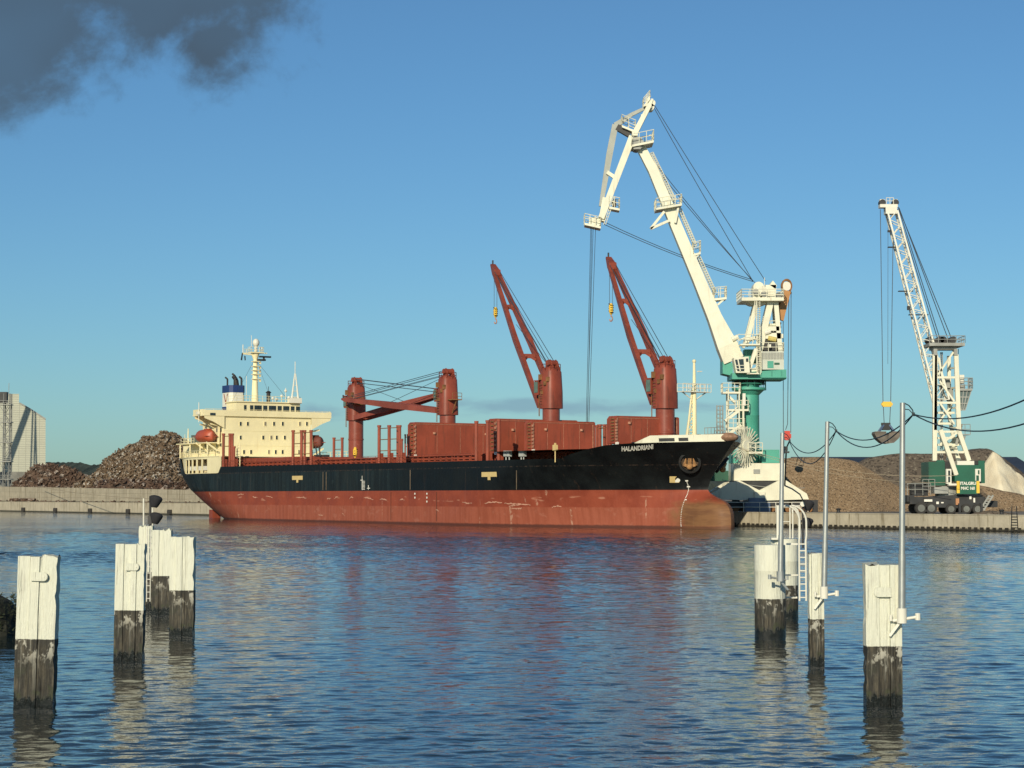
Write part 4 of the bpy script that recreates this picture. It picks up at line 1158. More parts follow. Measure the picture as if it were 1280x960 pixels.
# twin leg antenna mast
am = MB(); q = S(368, 500, 5.2); ax = q.x; z0 = 20.7; z1 = S(368, 467, 5.2).z
am.tube((ax - .2, 4.7, z0), (ax, 5.25, z1), .2, .10); am.tube((ax + .1, 6.0, z0), (ax, 5.4, z1), .2, .10); am.tube((ax, 5.3, z1 - .4), (ax, 5.3, S(368, 452, 5.2).z), .07)
for k in range(4): z = z0 + (z1 - z0) * (.2 + .2 * k); w_ = 1 - (.2 + .2 * k); am.tube((ax, 4.7 + .5 * (1 - w_), z), (ax, 6.0 - .5 * (1 - w_), z), .06)
am.box((ax - .1, 5.3, z0 + .4), (1.0, 2.4, .9)); am.build('antenna_mast', M_white, ship)
# funnel
fu = MB()
def fring(z, g=0): return [(5.0 - g, -1.5 - g, z), (8.0 + g, -1.5 - g, z), (8.55 + g, -1.0, z), (8.55 + g, 1.0, z), (8.0 + g, 1.5 + g, z), (5.0 - g, 1.5 + g, z)]
fz = lambda py: S(293, py, 0).z
fu.loft([fring(17.5), fring(fz(491))]); fo = fu.build('funnel', M_white, ship)
for ya_, yb_ in ((491, 482), (514, 508.5)): m = MB(); m.loft([fring(fz(ya_), .05), fring(fz(yb_), .05)]); m.build('funnel_band', M_blue, fo)
m = MB()
for px, h_, r_ in ((284.5, 1.3, .17), (293.5, 2.0, .2), (302.5, 1.5, .2)):
    y = (px - 293) / 6.4; m.tube((6.8, y, fz(483)), (6.8, y, fz(483) + h_), r_); m.tube((6.8, y, fz(483) + h_), (6.4, y - .25, fz(483) + h_ + .35), r_ * .95)
y = .55; m.tube((6.9, y, fz(483)), (6.8, y - .15, fz(475)), .42, n=12); m.tube((6.8, y - .15, fz(475)), (6.3, y - .45, fz(470)), .40, n=12); m.build('exhaust_pipe', M_black, fo)
vs, fs = text_pts('V', 1.9, 2.0, bold=.0); zb = fz(506)
m = MB(); m.add([(5.6 + x, -1.56, zb + y) for x, y in vs], fs); m.build('funnel_emblem', paint('emblem_red', (.35, .09, .06), .5), fo)
# poop: side plating with openings, deck, posts
po = MB()
z0p, z1p = 7.6, 10.75
ed = [S(px, 585, -11.0).x for px in (243.5, 267.5)]
def side_seg(xa, xb, za, zb_, t=.18):
    k = max(1, int((xb - xa) / 1.5)); 
    for s_ in (sd0,):
        for i in range(k):
            x0 = xa + (xb - xa) * i / k; x1 = xa + (xb - xa) * (i + 1) / k
            ya, yb = hb(x0, 8.5) - .25, hb(x1, 8.5) - .25
            po.add([(x0, s_ * ya, za), (x1, s_ * yb, za), (x1, s_ * yb, zb_), (x0, s_ * ya, zb_), (x0, s_ * (ya - t), za), (x1, s_ * (yb - t), za), (x1, s_ * (yb - t), zb_), (x0, s_ * (ya - t), zb_)],
                   [(0, 1, 2, 3), (7, 6, 5, 4), (0, 4, 5, 1), (3, 2, 6, 7), (0, 3, 7, 4), (1, 5, 6, 2)])
xo0, xo1 = 11.0, 23.6
for sd0 in (-1, 1):
    po = MB()
    side_seg(1.6, xo0, z0p, z1p); side_seg(xo1, xN - .1, z0p, z1p); side_seg(xo0, xo1, z1p - .35, z1p); side_seg(xo0, xo1, z0p, z0p + .4)
    for x in (13.4, 16.0, 18.6, 21.2):
        y = hb(x, 8.5) - .35; po.box((x, sd0 * y, (z0p + z1p) / 2), (.35, .2, z1p - z0p))
    po.build('poop_side', M_cream, ship)
pd = MB(); vs = []
for i in range(21):
    x = .5 + (xN - 1.0) * i / 20; b_ = hb(x, 9) - .15; vs += [(x, -b_, z1p), (x, b_, z1p), (x, b_, z1p + .14), (x, -b_, z1p + .14)]
pd.add(vs, [(4 * i + k, 4 * i + (k + 1) % 4, 4 * (i + 1) + (k + 1) % 4, 4 * (i + 1) + k) for i in range(20) for k in range(4)] + [(0, 1, 2, 3), (80, 81, 82, 83)])
pd.build('poop_deck', M_cream, ship)
wv = MB()
for xa, xb in ((9, 14.6), (15.4, 21)): wv.box(((xa + xb) / 2, -10.6, 8.9), (xb - xa, .1, .75))
wv.build('canvas_dodger', M_white, ship)
pr = MB(); pts = [(x, -(hb(x, 9) - .2), z1p + .14) for x in (.6, 3, 6, 9, 12, 16, 20, 24, xN - .6)]; pr.rail(pts, 1.05, .04, 1.3); pr.build('poop_railing', M_cream, ship); pr = MB(); pts = [(x, -y, z) for x, y, z in pts]; pr.rail(pts, 1.05, .04, 1.3); pr.build('poop_railing', M_cream, ship)
# boat deck, davits, lifeboats
bd = MB()
for s_ in (-1, 1):
    bd.box((13.5, s_ * 9.7, 13.35), (14, 3.0, .16))
    for x in (8, 12.5, 17, 20.2): bd.tube((x, s_ * 11, 10.8), (x, s_ * 11, 13.3), .13)
bd.box((5.5, 0, 13.42), (6.5, 17.5, .16))
bd.build('boat_deck', M_cream, ship)
br_ = MB()
br_.rail([(2.6, -8.6, 13.5), (8.6, -8.6, 13.5)], 1.0, .035, 1.2); br_.rail([(2.6, -8.6, 13.5), (2.6, 8.6, 13.5)], 1.0, .035, 1.4); br_.build('boat_deck_railing', M_cream, ship)
def lifeboat(x, y, z):
    root = empty('lifeboat', (x, y, z)); root.parent = ship
    rings = []; L_ = 6.0
    for i in range(13):
        t = -1 + 2 * i / 12; w_ = 1.2 * (1 - abs(t) ** 4) ** .5 + .05; kz = -1.0 + .4 * abs(t) ** 3; tz = 1.35 - .35 * abs(t) ** 3
        ring = []
        for k in range(16):
            a = 2 * math.pi * k / 16; c_, s2 = math.cos(a), math.sin(a)
            ring.append((t * L_ / 2, c_ * w_, (tz * s2 if s2 > 0 else -kz * s2 * 1.0) if True else 0))
        rings.append(ring)
    m = MB(); m.loft(rings); m.box((.9, 0, 1.15), (1.2, .9, .55)); m.build('boat_hull', M_boat, root, smooth=True, cut=.7)
    m = MB(); m.box((0, 0, .08), (L_ * .93, 2.25, .12)); m.build('rubbing_strake', paint('strake_red', (.30, .07, .04), .6), root)
    for dx in (-2.3, 2.3):
        dv = MB()
        s_ = 1 if y > 0 else -1
        dv.beam((dx, -s_ * 1.4, -1.3), (dx, -s_ * 1.5, 2.0), .3, .35); dv.beam((dx, -s_ * 1.5, 2.0), (dx, s_ * .1, 2.3), .25, .3); dv.beam((dx, -s_ * 1.2, -2.4), (dx, s_ * .9, -1.0), .25, .3)
        dv.build('davit', M_cream, root)
    return root
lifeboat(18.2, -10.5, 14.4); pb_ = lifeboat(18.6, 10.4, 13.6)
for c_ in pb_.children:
    if c_.name.startswith('boat_hull'): c_.data.materials[0] = paint('boat_red_shade_tone', (.12, .03, .02), .7)  # port hull in darker red: its shaded side is put into the colour
m = MB()
q = S(237, 560, -6); 
for px, r_, h_ in ((240.5, .35, 1.4), (235, .12, 3.0), (231, .06, 2.0), (244, .5, 1.0)):
    q = S(px, 560, -6); m.lathe((q.x, -6, 13.5), [(r_, 0), (r_, h_ * .7), (r_ * .6, h_)], 12)
m.build('vent_pipe', M_cream, ship)
m = MB(); q = S(245.5, 557, -7); m.box((q.x, -7, 14.3), (1.6, 1.4, 1.6)); m.build('rescue_boat_cover', paint('grey_green_cover', (.10, .13, .12), .7), ship)
# gratings / accommodation ladder by the stanchions
m = MB()
for px in (296.5, 300): q = S(px, 555, -11); m.tube((q.x, -11, 8.5), (q.x, -11, S(px, 556, -11).z), .09)
for k in range(6): q = S(298, 560 + 4 * k, -11); m.tube((q.x - .8, -11, q.z), (q.x + .8, -11, q.z), .06)
m.build('ladder', M_cream, ship)
m = MB(); q = S(285, 582, -9); m.box((q.x, -9.2, 9.3), (5, .3, 1.6)); m.build('winch', M_red, ship)
# foremast
q = S(867.5, 500, 0); fx = q.x; fzz = lambda py: S(867.5, py, 0).z
fm = MB()
fm.tube((fx, .05, 9.9), (fx, .05, fzz(480)), .30, .26, n=10); fm.tube((fx, .05, fzz(480)), (fx, .05, fzz(452)), .22, .15, n=10); fm.ball((fx, .05, fzz(451.5)), .25, 8, 6)
fm.tube((fx, .05 - 1.35, 9.9), (fx, -.3, fzz(487)), .14, .10); fm.tube((fx - 2.0, .0, 9.9), (fx - .2, 0, fzz(487)), .14, .1)
zz0, zz1 = 9.9, fzz(487)
for k in range(7):
    t0, t1 = k / 7, (k + 1) / 7; ya0, ya1 = -1.3 * (1 - t0) - .25 * t0, -1.3 * (1 - t1) - .25 * t1
    za_, zb_ = zz0 + (zz1 - zz0) * t0, zz0 + (zz1 - zz0) * t1
    fm.tube((fx, ya0, za_), (fx, .05, zb_), .06); fm.tube((fx, .05, za_), (fx, ya1, zb_), .06); fm.tube((fx, ya1, zb_), (fx, .05, zb_), .06)
fm.build('foremast', M_cream, ship)
pf = MB(); zl, zu = fzz(490), fzz(480)
pf.box((fx, .05, zl), (1.2, 4.4, .1)); pf.rail([(fx + .6, -2.15, zl), (fx + .6, 2.25, zl)], zu - zl, .045, .55, 1); pf.rail([(fx - .6, -2.15, zl), (fx - .6, 2.25, zl)], zu - zl, .045, .9, 1)
for s_ in (-1, 1): pf.tube((fx, s_ * 1.9, zl), (fx, s_ * .2, fzz(500)), .08)
pf.box((fx, .9, fzz(464)), (.4, .5, .12)); pf.build('mast_platform', M_white, ship)
m = MB()
for px in (862, 866, 871.5): q = S(px, 540, 1.0); m.box((q.x, 1.0, 10.9), (.7, .6, 1.7))
m.build('winch', M_dgrey, ship)
m = MB(); q0 = HP(780, 555)
for k in range(3): m.box((q0.x + k * 1.0, q0.y + 1.8 + .25 * k, 10.2), (.7, .8, random.uniform(.5, 1.0)))
m.build('mooring_gear', M_dgrey, ship)
m = MB(); q = S(897, 543, 1.5); m.rail([(q.x - 2, 1, 10.9), (q.x, 1, 10.9), (q.x + 2.2, .8, 10.9)], 1.6, .04, .7); m.build('bow_railing', M_grey, ship)

# bollards along the quay edge
def bollard(px):
    p = Q(px, 640, QUAY + .9); r = empty('bollard', (p.x, p.y, GZ + .1)); m = MB(); m.lathe((0, 0, 0), [(.30, 0), (.22, .08), (.20, .34), (.30, .42), (.32, .52), (.15, .58)], 16); m.build('bollard_body', M_dgrey, r, smooth=True); return r
for px, lb in ((1048, 'black bollard on the quay edge left of the nearest right pole, before the tan stockpile'), (1252, 'black bollard on the quay edge right of the mobile crane')):
    tag(bollard(px), lb, 'bollard')
# rescue ladder down the quay wall
p = Q(1268, 650, QUAY - .12); rl_ = empty('quay_ladder', (p.x, p.y, 0), math.atan2(U.y, U.x)); m = MB()
for x in (-.55, .55): m.beam((x * .6, 0, 2.9), (x, 0, -.3), .07)
for k in range(7): m.tube((-.5, 0, .2 + .3 * k), (.5, 0, .2 + .3 * k), .03, n=5)
m.build('ladder_frame', M_dgrey, rl_); tag(rl_, 'thin dark rescue ladder down the quay wall at the right edge', 'ladder')

# ship-to-shore mooring lines ------------------------------------------
def sag(p, q, dip, n=18): 
    p = Vector(p); q = Vector(q); return [p.lerp(q, i / n) - Vector((0, 0, dip * 4 * (i / n) * (1 - i / n))) for i in range(n + 1)]
def line_obj(name, curves, r, mat, label, cat, group=None):
    o0 = Vector(curves[0][0]); m = MB()
    for c in curves: m.path([Vector(p) - o0 for p in c], r, 6)
    o = m.build(name, mat); o.location = o0; tag(o, label, cat, group); return o
def ship_world(v): return along(SHIP_S + v[0], SHIP_C + v[1], v[2])
bowp = ship_world(S(905, 553, 1.5))
for (px, py), lb in (((1172, 591), 'upper mooring line stretching right from the bow towards the green mobile crane'), ((1160, 600), 'lower mooring line stretching right from the bow towards the green mobile crane')):
    qq = W(px + 25, py + 3, 236); line_obj('mooring_line', [sag(bowp, qq, 1.4)], .028, M_hemp, lb, 'mooring line')
line_obj('mooring_line', [sag(Q(48, 608, QUAY + 1.5), ship_world(S(234, 626, -8)) + Vector((0, 0, .3)), .8)], .06, M_hemp, 'dark mooring line running from the retaining wall on the left to the stern', 'mooring line')

# ================================================================== PORTAL CRANE (white and green, on the quay)
YC = 277.0
pc0 = W(936, 620, YC)
pc = empty('portal_crane', (pc0.x, YC, GZ))
tag(pc, 'tall white and green double-jib harbour crane on a pedestal behind the bow of the ship', 'harbour crane')
def C(px, py, dy=0.0): q = W(px, py, YC); return Vector((q.x - pc0.x, dy, q.z - GZ))
def CB(m, pa, pb, w, h=None, dy=0.0, w2=None, h2=None): m.beam(C(*pa, dy), C(*pb, dy), w, h, w2, h2, up=(0, 1, 0))
def cbox(m, x0, y0, x1, y1, dy, dep):
    a = C(x0, y0); b = C(x1, y1); m.box(((a.x + b.x) / 2, dy, (a.z + b.z) / 2), (abs(b.x - a.x), dep, abs(a.z - b.z)))
# base: four spread white legs with hip shaped skirts
m = MB()
a0, a1 = C(894, 624), C(1002, 624); b0, b1 = C(914, 601), C(977, 601); t0, t1 = C(914, 579.5), C(977, 579.5)
m.box(((t0.x + t1.x) / 2, 0, (t0.z + b0.z) / 2), (t1.x - t0.x, 7.0, t0.z - b0.z))
mid = C(944, 613)
for dy, th in ((-3.6, -1.2), (3.6, 1.2)):
    m.prism([Vector((a0.x, dy, a0.z)), Vector((C(885, 618).x, dy, C(885, 618).z)), Vector((b0.x - .6, dy, C(0, 603).z)), Vector((C(920, 601).x, dy, b0.z)), Vector((mid.x, dy, mid.z)), Vector((C(968, 601).x, dy, b1.z)), Vector((b1.x, dy, b1.z)), Vector((a1.x, dy, C(0, 617).z)), Vector((a1.x + .3, dy, a1.z)), Vector((mid.x, dy, a0.z - .2))], (0, th, 0))
m.box((mid.x, -4.9, C(0, 622).z), (1.4, .5, 1.6))
m.build('base_frame', M_cw, pc)
m = MB(); m.box(((b0.x + b1.x) / 2, 0, C(0, 608).z), (6.5, 6.6, 1.5)); m.build('inner_frame', M_dgrey, pc)
m = MB(); cbox(m, 938, 587, 946, 592.5, -3.54, .1); m.build('louvre', M_grey, pc)
m = MB(); cbox(m, 950, 562.5, 972, 579, .5, 5.0); cbox(m, 914, 563, 950, 579, 1.5, 4.0); m.build('machinery_box', M_green, pc)
m = MB(); cbox(m, 884, 588, 914, 601, 4.5, 2.0); m.build('transformer_box', M_dgreen, pc)
# bogies
for px in (892, 916, 970, 996):
    bo = MB(); c = C(px, 632); bo.box((c.x, -3.8, c.z + .1), (3.3, .9, 1.0)); bo.box((c.x, -3.8, c.z + .9), (1.0, .7, .8)); g_ = bo.build('bogie', M_dgrey, pc)
    for dx in (-1.1, 0, 1.1):
        m = MB(); m.tube((c.x + dx, -4.3, .42), (c.x + dx, -3.4, .42), .42, n=16); m.build('wheel', M_rusty, g_)
m = MB(); cbox(m, 925, 627, 956, 639.5, -5.0, 1.8); c = C(940, 626); m.box((c.x, -5.4, c.z), (2.2, 1.2, .8)); 
for k in range(7): c = C(928 + 4.4 * k, 633); m.box((c.x, -5.95, c.z), (.12, .12, 1.3))
m.build('drive_unit', M_blueg, pc)
m = MB(); m.rail([C(884, 639.5, -6), C(1002, 639.5, -6)], 1.3, .05, 2.2, 1); m.build('guard_rail', M_white, pc)
m = MB(); cbox(m, 1000, 625, 1017, 640, -3.0, 2.0); m.build('buffer_box', M_black, pc)
# pedestal
m = MB(); c = C(936.8, 570); rr = (C(949.3, 0).x - C(924.6, 0).x) / 2
m.lathe((c.x, 0, 0), [(rr, c.z - 2), (rr, C(0, 520).z), (rr * 1.015, C(0, 519.5).z), (rr, C(0, 519).z), (rr, C(0, 494).z), (rr * 1.5, C(0, 488).z), (rr * 1.72, C(0, 487.8).z), (rr * 1.72, C(0, 485).z), (rr * 1.05, C(0, 484.5).z), (rr * 1.05, C(0, 477).z)], 36)
m.build('pedestal', M_green, pc, smooth=True, cut=.5)
m = MB(); m.lathe((c.x, 0, 0), [(rr * 1.3, C(0, 480).z), (rr * 1.3, C(0, 473).z)], 30)
for k in range(10): t = k * .628; m.box((c.x + math.cos(t) * rr * 1.35, math.sin(t) * rr * 1.35, C(0, 477).z), (.5, .5, .9))
m.build('slewing_ring', M_dgrey, pc)
m = MB(); kk = [Vector((c.x + math.cos(t) * rr * 1.68, math.sin(t) * rr * 1.68, C(0, 485).z)) for t in [i * math.pi / 7 for i in range(15)]]; m.rail(kk, 1.1, .05, 2, 1); m.build('gallery_railing', M_green, pc)
# revolving platform
m = MB(); a = C(912, 474); b = C(979, 462.5)
m.prism([C(912, 475.5, -3.2), C(979, 475.5, -3.2), C(979, 463.5, -3.2), C(912, 468, -3.2)], (0, 6.4, 0)); m.prism([C(902.5, 467.5, -1), C(915, 470.5, -1), C(915, 455, -1), C(902.5, 447, -1)], (0, 3.6, 0))
m.prism([C(948, 474, -3.3), C(979, 474, -3.3), C(979, 472.6, -3.3), C(948, 472.6, -3.3)], (0, -.25, 0))
for px in (947, 960, 972): cbox(m, px, 464.5, px + 1, 474, -3.3, .25)
m.build('revolving_platform', M_green, pc)
m = MB(); cbox(m, 948, 441, 976.5, 463.5, 0, 5.6); mh = m.build('machine_house', paint('pale_house_paint', (.50, .53, .47), .5, .08), pc)
m = MB()
for k in range(15): cbox(m, 949 + 1.85 * k, 442.5, 949.9 + 1.85 * k, 450.5, -2.86, .12)
m.build('louvre', M_grey, mh)
m = MB(); cbox(m, 956, 453, 963.5, 461.5, -2.84, .08); m.build('painted_panel', M_green, mh)
m = MB(); cbox(m, 964.5, 455, 971, 457.5, -2.84, .08); m.build('emblem', M_dgreen, mh)
m = MB(); m.rail([C(948, 441, -2.7), C(976.5, 441, -2.7), C(976.5, 441, 2.7)], 1.2, .05, 1.2, 1); m.build('roof_railing', M_cw, mh)
# operator cab
m = MB(); m.prism([C(912.5, 450, -4.6), C(931, 448.5, -4.6), C(932.5, 468.5, -4.6), C(915.5, 468.5, -4.6)], (0, 2.6, 0)); cb = m.build('cab', M_cw, pc)
m = MB(); m.prism([C(914, 452.5, -4.66), C(924.5, 451.5, -4.66), C(925.5, 466.5, -4.66), C(917, 466.5, -4.66)], (0, .05, 0)); m.prism([C(927.5, 451, -4.66), C(930.3, 450.8, -4.66), C(930.5, 455, -4.66), C(927.7, 455, -4.66)], (0, .05, 0)); m.build('window', M_glass, cb)
m = MB(); m.beam(C(917.5, 451.5, -4.72), C(920.5, 466.5, -4.72), .16, .08); m.beam(C(914.5, 459.5, -4.72), C(925, 459.5, -4.72), .14, .08); m.beam(C(915, 463.5, -4.72), C(925.5, 463.5, -4.72), .10, .08); m.build('window_bar', M_cw, cb)
m = MB(); m.rail([C(931, 468.5, -4.4), C(943, 468.5, -4.4), C(943, 468.5, -2)], 1.2, .05, .9, 1); m.rail([C(943, 468, -3.4), C(948, 468, -3.4)], 3.0, .05, .8, 3); cbox(m, 929, 468.5, 944, 470, -3.6, 1.6); m.build('cab_walkway', M_cw, pc)
# ladder cage in front of the machine house
m = MB()
for px in (942.5, 946.5): m.tube(C(px, 470, -3.3), C(px, 376, -2.9), .08, n=5)
for k in range(40): m.tube(C(942.5, 468 - 2.3 * k, -3.2), C(946.5, 468 - 2.3 * k, -3.2), .04, n=4)
m.tube(C(938, 430, -3.3), C(940.5, 378, -2.9), .07, n=5)
m.build('ladder', M_cw, pc)
# tower (A-frame)
m = MB()
for dy in (-1.5, 1.5):
    k_ = 1.0 if dy < 0 else .6; CB(m, (930.5, 434), (944.5, 378), .62 * k_, .6, dy); CB(m, (947, 441), (961.5, 378), .85 * k_, .7, dy); CB(m, (973.5, 441), (967.8, 378), .62 * k_, .6, dy)
    CB(m, (951, 421), (974, 421), .8, .6, dy); CB(m, (956, 412), (972, 412), .6, .6, dy); CB(m, (934, 425), (951, 421), .4, .4, dy)
for p in ((944.5, 380), (964, 380), (968.5, 380), (951, 421), (974, 421), (934, 425)): m.beam(C(*p, -1.5), C(*p, 1.5), .7, .6)
m.build('tower_frame', M_cw, pc)
m = MB(); cbox(m, 955, 412.5, 969, 405.5, -1.2, .2); m.rail([C(954, 413, -1.5), C(970, 413, -1.5)], 1.2, .05, .8, 1); m.build('tower_platform', M_cw, pc)
m = MB(); cbox(m, 953, 415, 970, 420, 0, 1.5); cbox(m, 955, 427, 971, 440, .5, 2.0); m.tube(C(960, 433, -1.6), C(960, 433, 1.6), 1.0, n=14); m.build('winch_drum', M_dgrey, pc)
m = MB(); cbox(m, 957, 436, 961, 432, -2.0, .8); m.tube(C(953.5, 418, -1.9), C(961, 415.5, -1.9), .3); m.build('winch_motor', M_white, pc)
m = MB(); m.tube(C(958, 424, -1.8), C(968, 426, -1.8), .35); m.build('motor_yellow', paint('dull_yellow', (.55, .45, .14), .5), pc)
m = MB(); cbox(m, 924, 378.5, 976, 374.5, 0, 6.2); m.prism([C(930, 378.5, -1.5), C(962, 378.5, -1.5), C(950, 383, -1.5), C(938, 382, -1.5)], (0, 3, 0)); m.build('tower_top_deck', M_cw, pc)
m = MB(); m.rail([C(924, 374.5, 3), C(924, 374.5, -3), C(976, 374.5, -3), C(976, 374.5, 3)], 1.15, .055, 1.1, 2); m.build('top_railing', M_cw, pc)
m = MB()
cbox(m, 940, 374.5, 949, 362, 0, 2.2); m.tube(C(947, 360, -1.3), C(947, 360, 1.3), .75, n=16); cbox(m, 951, 374.5, 956, 366, -1, 1.6); cbox(m, 956, 374.5, 969, 357, .3, 2.6); m.prism([C(961, 357, -1), C(965, 351.5, -1), C(970, 358, -1), C(968, 362, -1)], (0, 2, 0))
m.tube(C(951, 365, -1.6), C(951, 365, 1.6), .7, n=14); m.build('rope_guide_housing', M_cw, pc)
for px, py in ((943, 366), (953, 369), (971, 371)): m = MB(); c = C(px, py, -1.9); m.tube(c, c + Vector((0, .3, 0)), .42, n=14); m.build('sheave', M_grey, pc)
m = MB()
for px, t in ((935, 366), (954.5, 348), (928, 369)): m.tube(C(px, 374, -1), C(px, t, -1), .05, n=5)
m.build('lightning_rod', M_white, pc)
# lower walkway left of the tower
m = MB(); cbox(m, 922, 434, 946, 432.2, -2.5, 2.2); m.rail([C(919, 432.2, -3.5), C(946, 432.2, -3.5)], 1.3, .05, 1, 1)
m.path([C(920, 428 - 4 * math.sin(i / 8 * math.pi) , -3.4) + Vector((i * .33, 0, 0)) for i in range(9)], .09, 5); m.tube(C(913.5, 425.5, -1.5), C(921, 422, -1.5), .35); m.build('walkway', M_cw, pc)
m = MB(); cbox(m, 930, 437, 946, 455, .5, 2.0); m.build('gearbox', M_green, pc)
m = MB(); m.beam(C(933, 464, -2.6), C(942, 438, -2.6), 1.1, .5); m.beam(C(934, 466, -2.6), C(945, 462, -2.6), .5); m.build('strut', M_cw, pc)
# orange rear sheave arm with the hook block hanging from it
m = MB(); CB(m, (974, 400), (984, 364), 1.1, .8, -.2, .9, .7); CB(m, (972.5, 372), (984, 369), .5, .5, .8); CB(m, (974, 392), (976, 376), .5, .5, .8); CB(m, (984, 369), (990, 364.5), .35, .35, .8); m.build('sheave_arm', M_orange, pc)
m = MB(); c = C(983.5, 357.5, .3); m.tube(c - Vector((0, .25, 0)), c + Vector((0, .25, 0)), .62, n=20); m.build('sheave', M_white, pc)
m = MB(); K = 26
vs = []
for rx, rz in ((.62, .82), (.86, 1.14)):
    for oy in (-.3, .3):
        for i in range(K): t = 2 * math.pi * i / K; vs.append(c + Vector((math.cos(t) * rx * .9, oy, math.sin(t) * rz * .9)))
fs = []
for a_, b_ in ((0, 1), (1, 3), (3, 2), (2, 0)):
    fs += [(a_ * K + i, a_ * K + (i + 1) % K, b_ * K + (i + 1) % K, b_ * K + i) for i in range(K)]
m.add(vs, fs); m.build('sheave_rim', M_rusty, pc)
m = MB()
for i in range(8): cbox(m, 975, 402 + i * 5, 978, 404 + i * 5, 1.5, .6)
cbox(m, 977.2, 402, 977.9, 440, 1.6, .3); m.build('rear_lattice', M_dgrey, pc)
hb0 = C(984.3, 543.5)
m = MB()
for (xa_, ya_), (xb_, yb_) in (((979.3, 375), (979.5, 541)), ((986.5, 364), (984.8, 530)), ((989.2, 364), (988.8, 541)), ((984.8, 530), (982.5, 537))): m.tube(C(xa_, ya_, .3), C(xb_, yb_, .3), .05, n=5)
m.build('rear_rope', M_rope, pc)
m = MB(); m.box(hb0 + Vector((0, .3, .25)), (.75, .55, .6)); m.box(hb0 + Vector((0, .3, -.15)), (1.05, .7, .55)); m.prism([hb0 + Vector((-.52, 0, -.4)), hb0 + Vector((.52, 0, -.4)), hb0 + Vector((.25, 0, -.75)), hb0 + Vector((-.25, 0, -.75))], (0, .6, 0)); m.build('counterweight_block', M_redo, pc)
# main boom
def beamloft(pts, mat, name):
    """pts: (px, py, width_px, depth_m) along the member"""
    m = MB(); rings = []
    for i, (px, py, w, dep) in enumerate(pts):
        p0 = Vector((pts[max(0, i - 1)][0], pts[max(0, i - 1)][1])); p1 = Vector((pts[min(len(pts) - 1, i + 1)][0], pts[min(len(pts) - 1, i + 1)][1]))
        dd_ = (p1 - p0).normalized(); nn_ = Vector((-dd_.y, dd_.x))
        A = C(px + nn_.x * w / 2, py + nn_.y * w / 2); B = C(px - nn_.x * w / 2, py - nn_.y * w / 2)
        h2 = dep / 2; b_ = .12
        rings.append([Vector((A.x, -h2, A.z)).lerp(Vector((B.x, -h2, B.z)), b_ * 0 + .0), Vector((B.x, -h2, B.z)), Vector((B.x, h2, B.z)), Vector((A.x, h2, A.z))])
    m.loft(rings); return m.build(name, mat, pc)
boom = beamloft([(916, 451, 26, 2.6), (908, 432, 25, 2.8), (893, 398, 17.5, 2.4), (874, 352, 15, 2.0), (843, 278, 13.5, 1.7), (816, 213, 12, 1.4), (799, 181, 10.5, 1.2)], M_cw, 'boom')
m = MB()
for pts in (((806, 196), (826, 236)), ((826, 236), (839, 262))): pass
def catwalk(x0, y0, x1, y1, n):
    m = MB()
    for o_, dy in ((0, -.5), (0, .5), (3.0, -.5), (3.0, .5)):
        m.tube(C(x0 + o_, y0 - o_ * .4, dy), C(x1 + o_, y1 - o_ * .4, dy), .055, n=5)
    for k in range(n + 1):
        t = k / n; px = x0 + (x1 - x0) * t; py = y0 + (y1 - y0) * t
        for dy in (-.5, .5): m.tube(C(px, py, dy), C(px + 3.0, py - 1.2, dy), .045, n=4)
        m.tube(C(px, py, -.5), C(px, py, .5), .045, n=4)
    m.build('catwalk', M_cw, boom)
catwalk(813, 192, 842, 252, 22); catwalk(848, 262, 868, 308, 16); catwalk(871, 320, 892, 366, 16)
m = MB()
for k in range(12):
    t = k / 11; m.tube(C(812 + 28 * t, 204 + 56 * t), C(815.5 + 28 * t, 197 + 56 * t), .05, n=4)
m.build('catwalk_bracket', M_cw, boom)
def plat(name, x0, y0, x1, y1, dep=3.0, h=1.2, parent=boom, mat=M_cw, th=.3):
    m = MB(); a = C(x0, y0); b = C(x1, y1)
    m.prism([a + Vector((0, -dep / 2, 0)), b + Vector((0, -dep / 2, 0)), b + Vector((0, -dep / 2, -th)), a + Vector((0, -dep / 2, -th))], (0, dep, 0))
    m.rail([a + Vector((0, dep / 2, 0)), a + Vector((0, -dep / 2, 0)), b + Vector((0, -dep / 2, 0)), b + Vector((0, dep / 2, 0)), a + Vector((0, dep / 2, 0))], h, .05, .9, 1)
    return m.build(name, mat, parent)
plat('boom_platform', 819, 262, 851, 256.5, 3.6, 1.3)
plat('boom_platform', 866, 318.5, 875, 316, 2.0, 1.6)
plat('boom_platform', 892, 374, 907, 372.5, 2.6, 1.5)
m = MB(); m.beam(C(812.5, 287.5, -1.2), C(829.5, 266, -1.2), .35); m.beam(C(812.5, 287.5, -1.2), C(836, 277, -1.2), .35); m.beam(C(843, 280, -1.2), C(847, 260, -1.2), .3); m.beam(C(896, 382, -1), C(905, 374, -1), .25); m.beam(C(868, 324, -.8), C(874, 318, -.8), .2); m.build('platform_strut', M_cw, boom)
plat('head_platform', 789, 184, 816, 178.5, 4.0, 1.5)
m = MB(); m.tube(C(796, 181, -1.5), C(796, 181, 1.5), .9, n=16); cbox(m, 791, 189, 800, 186, -1.3, .8); m.build('boom_head_pin', M_grey, boom)
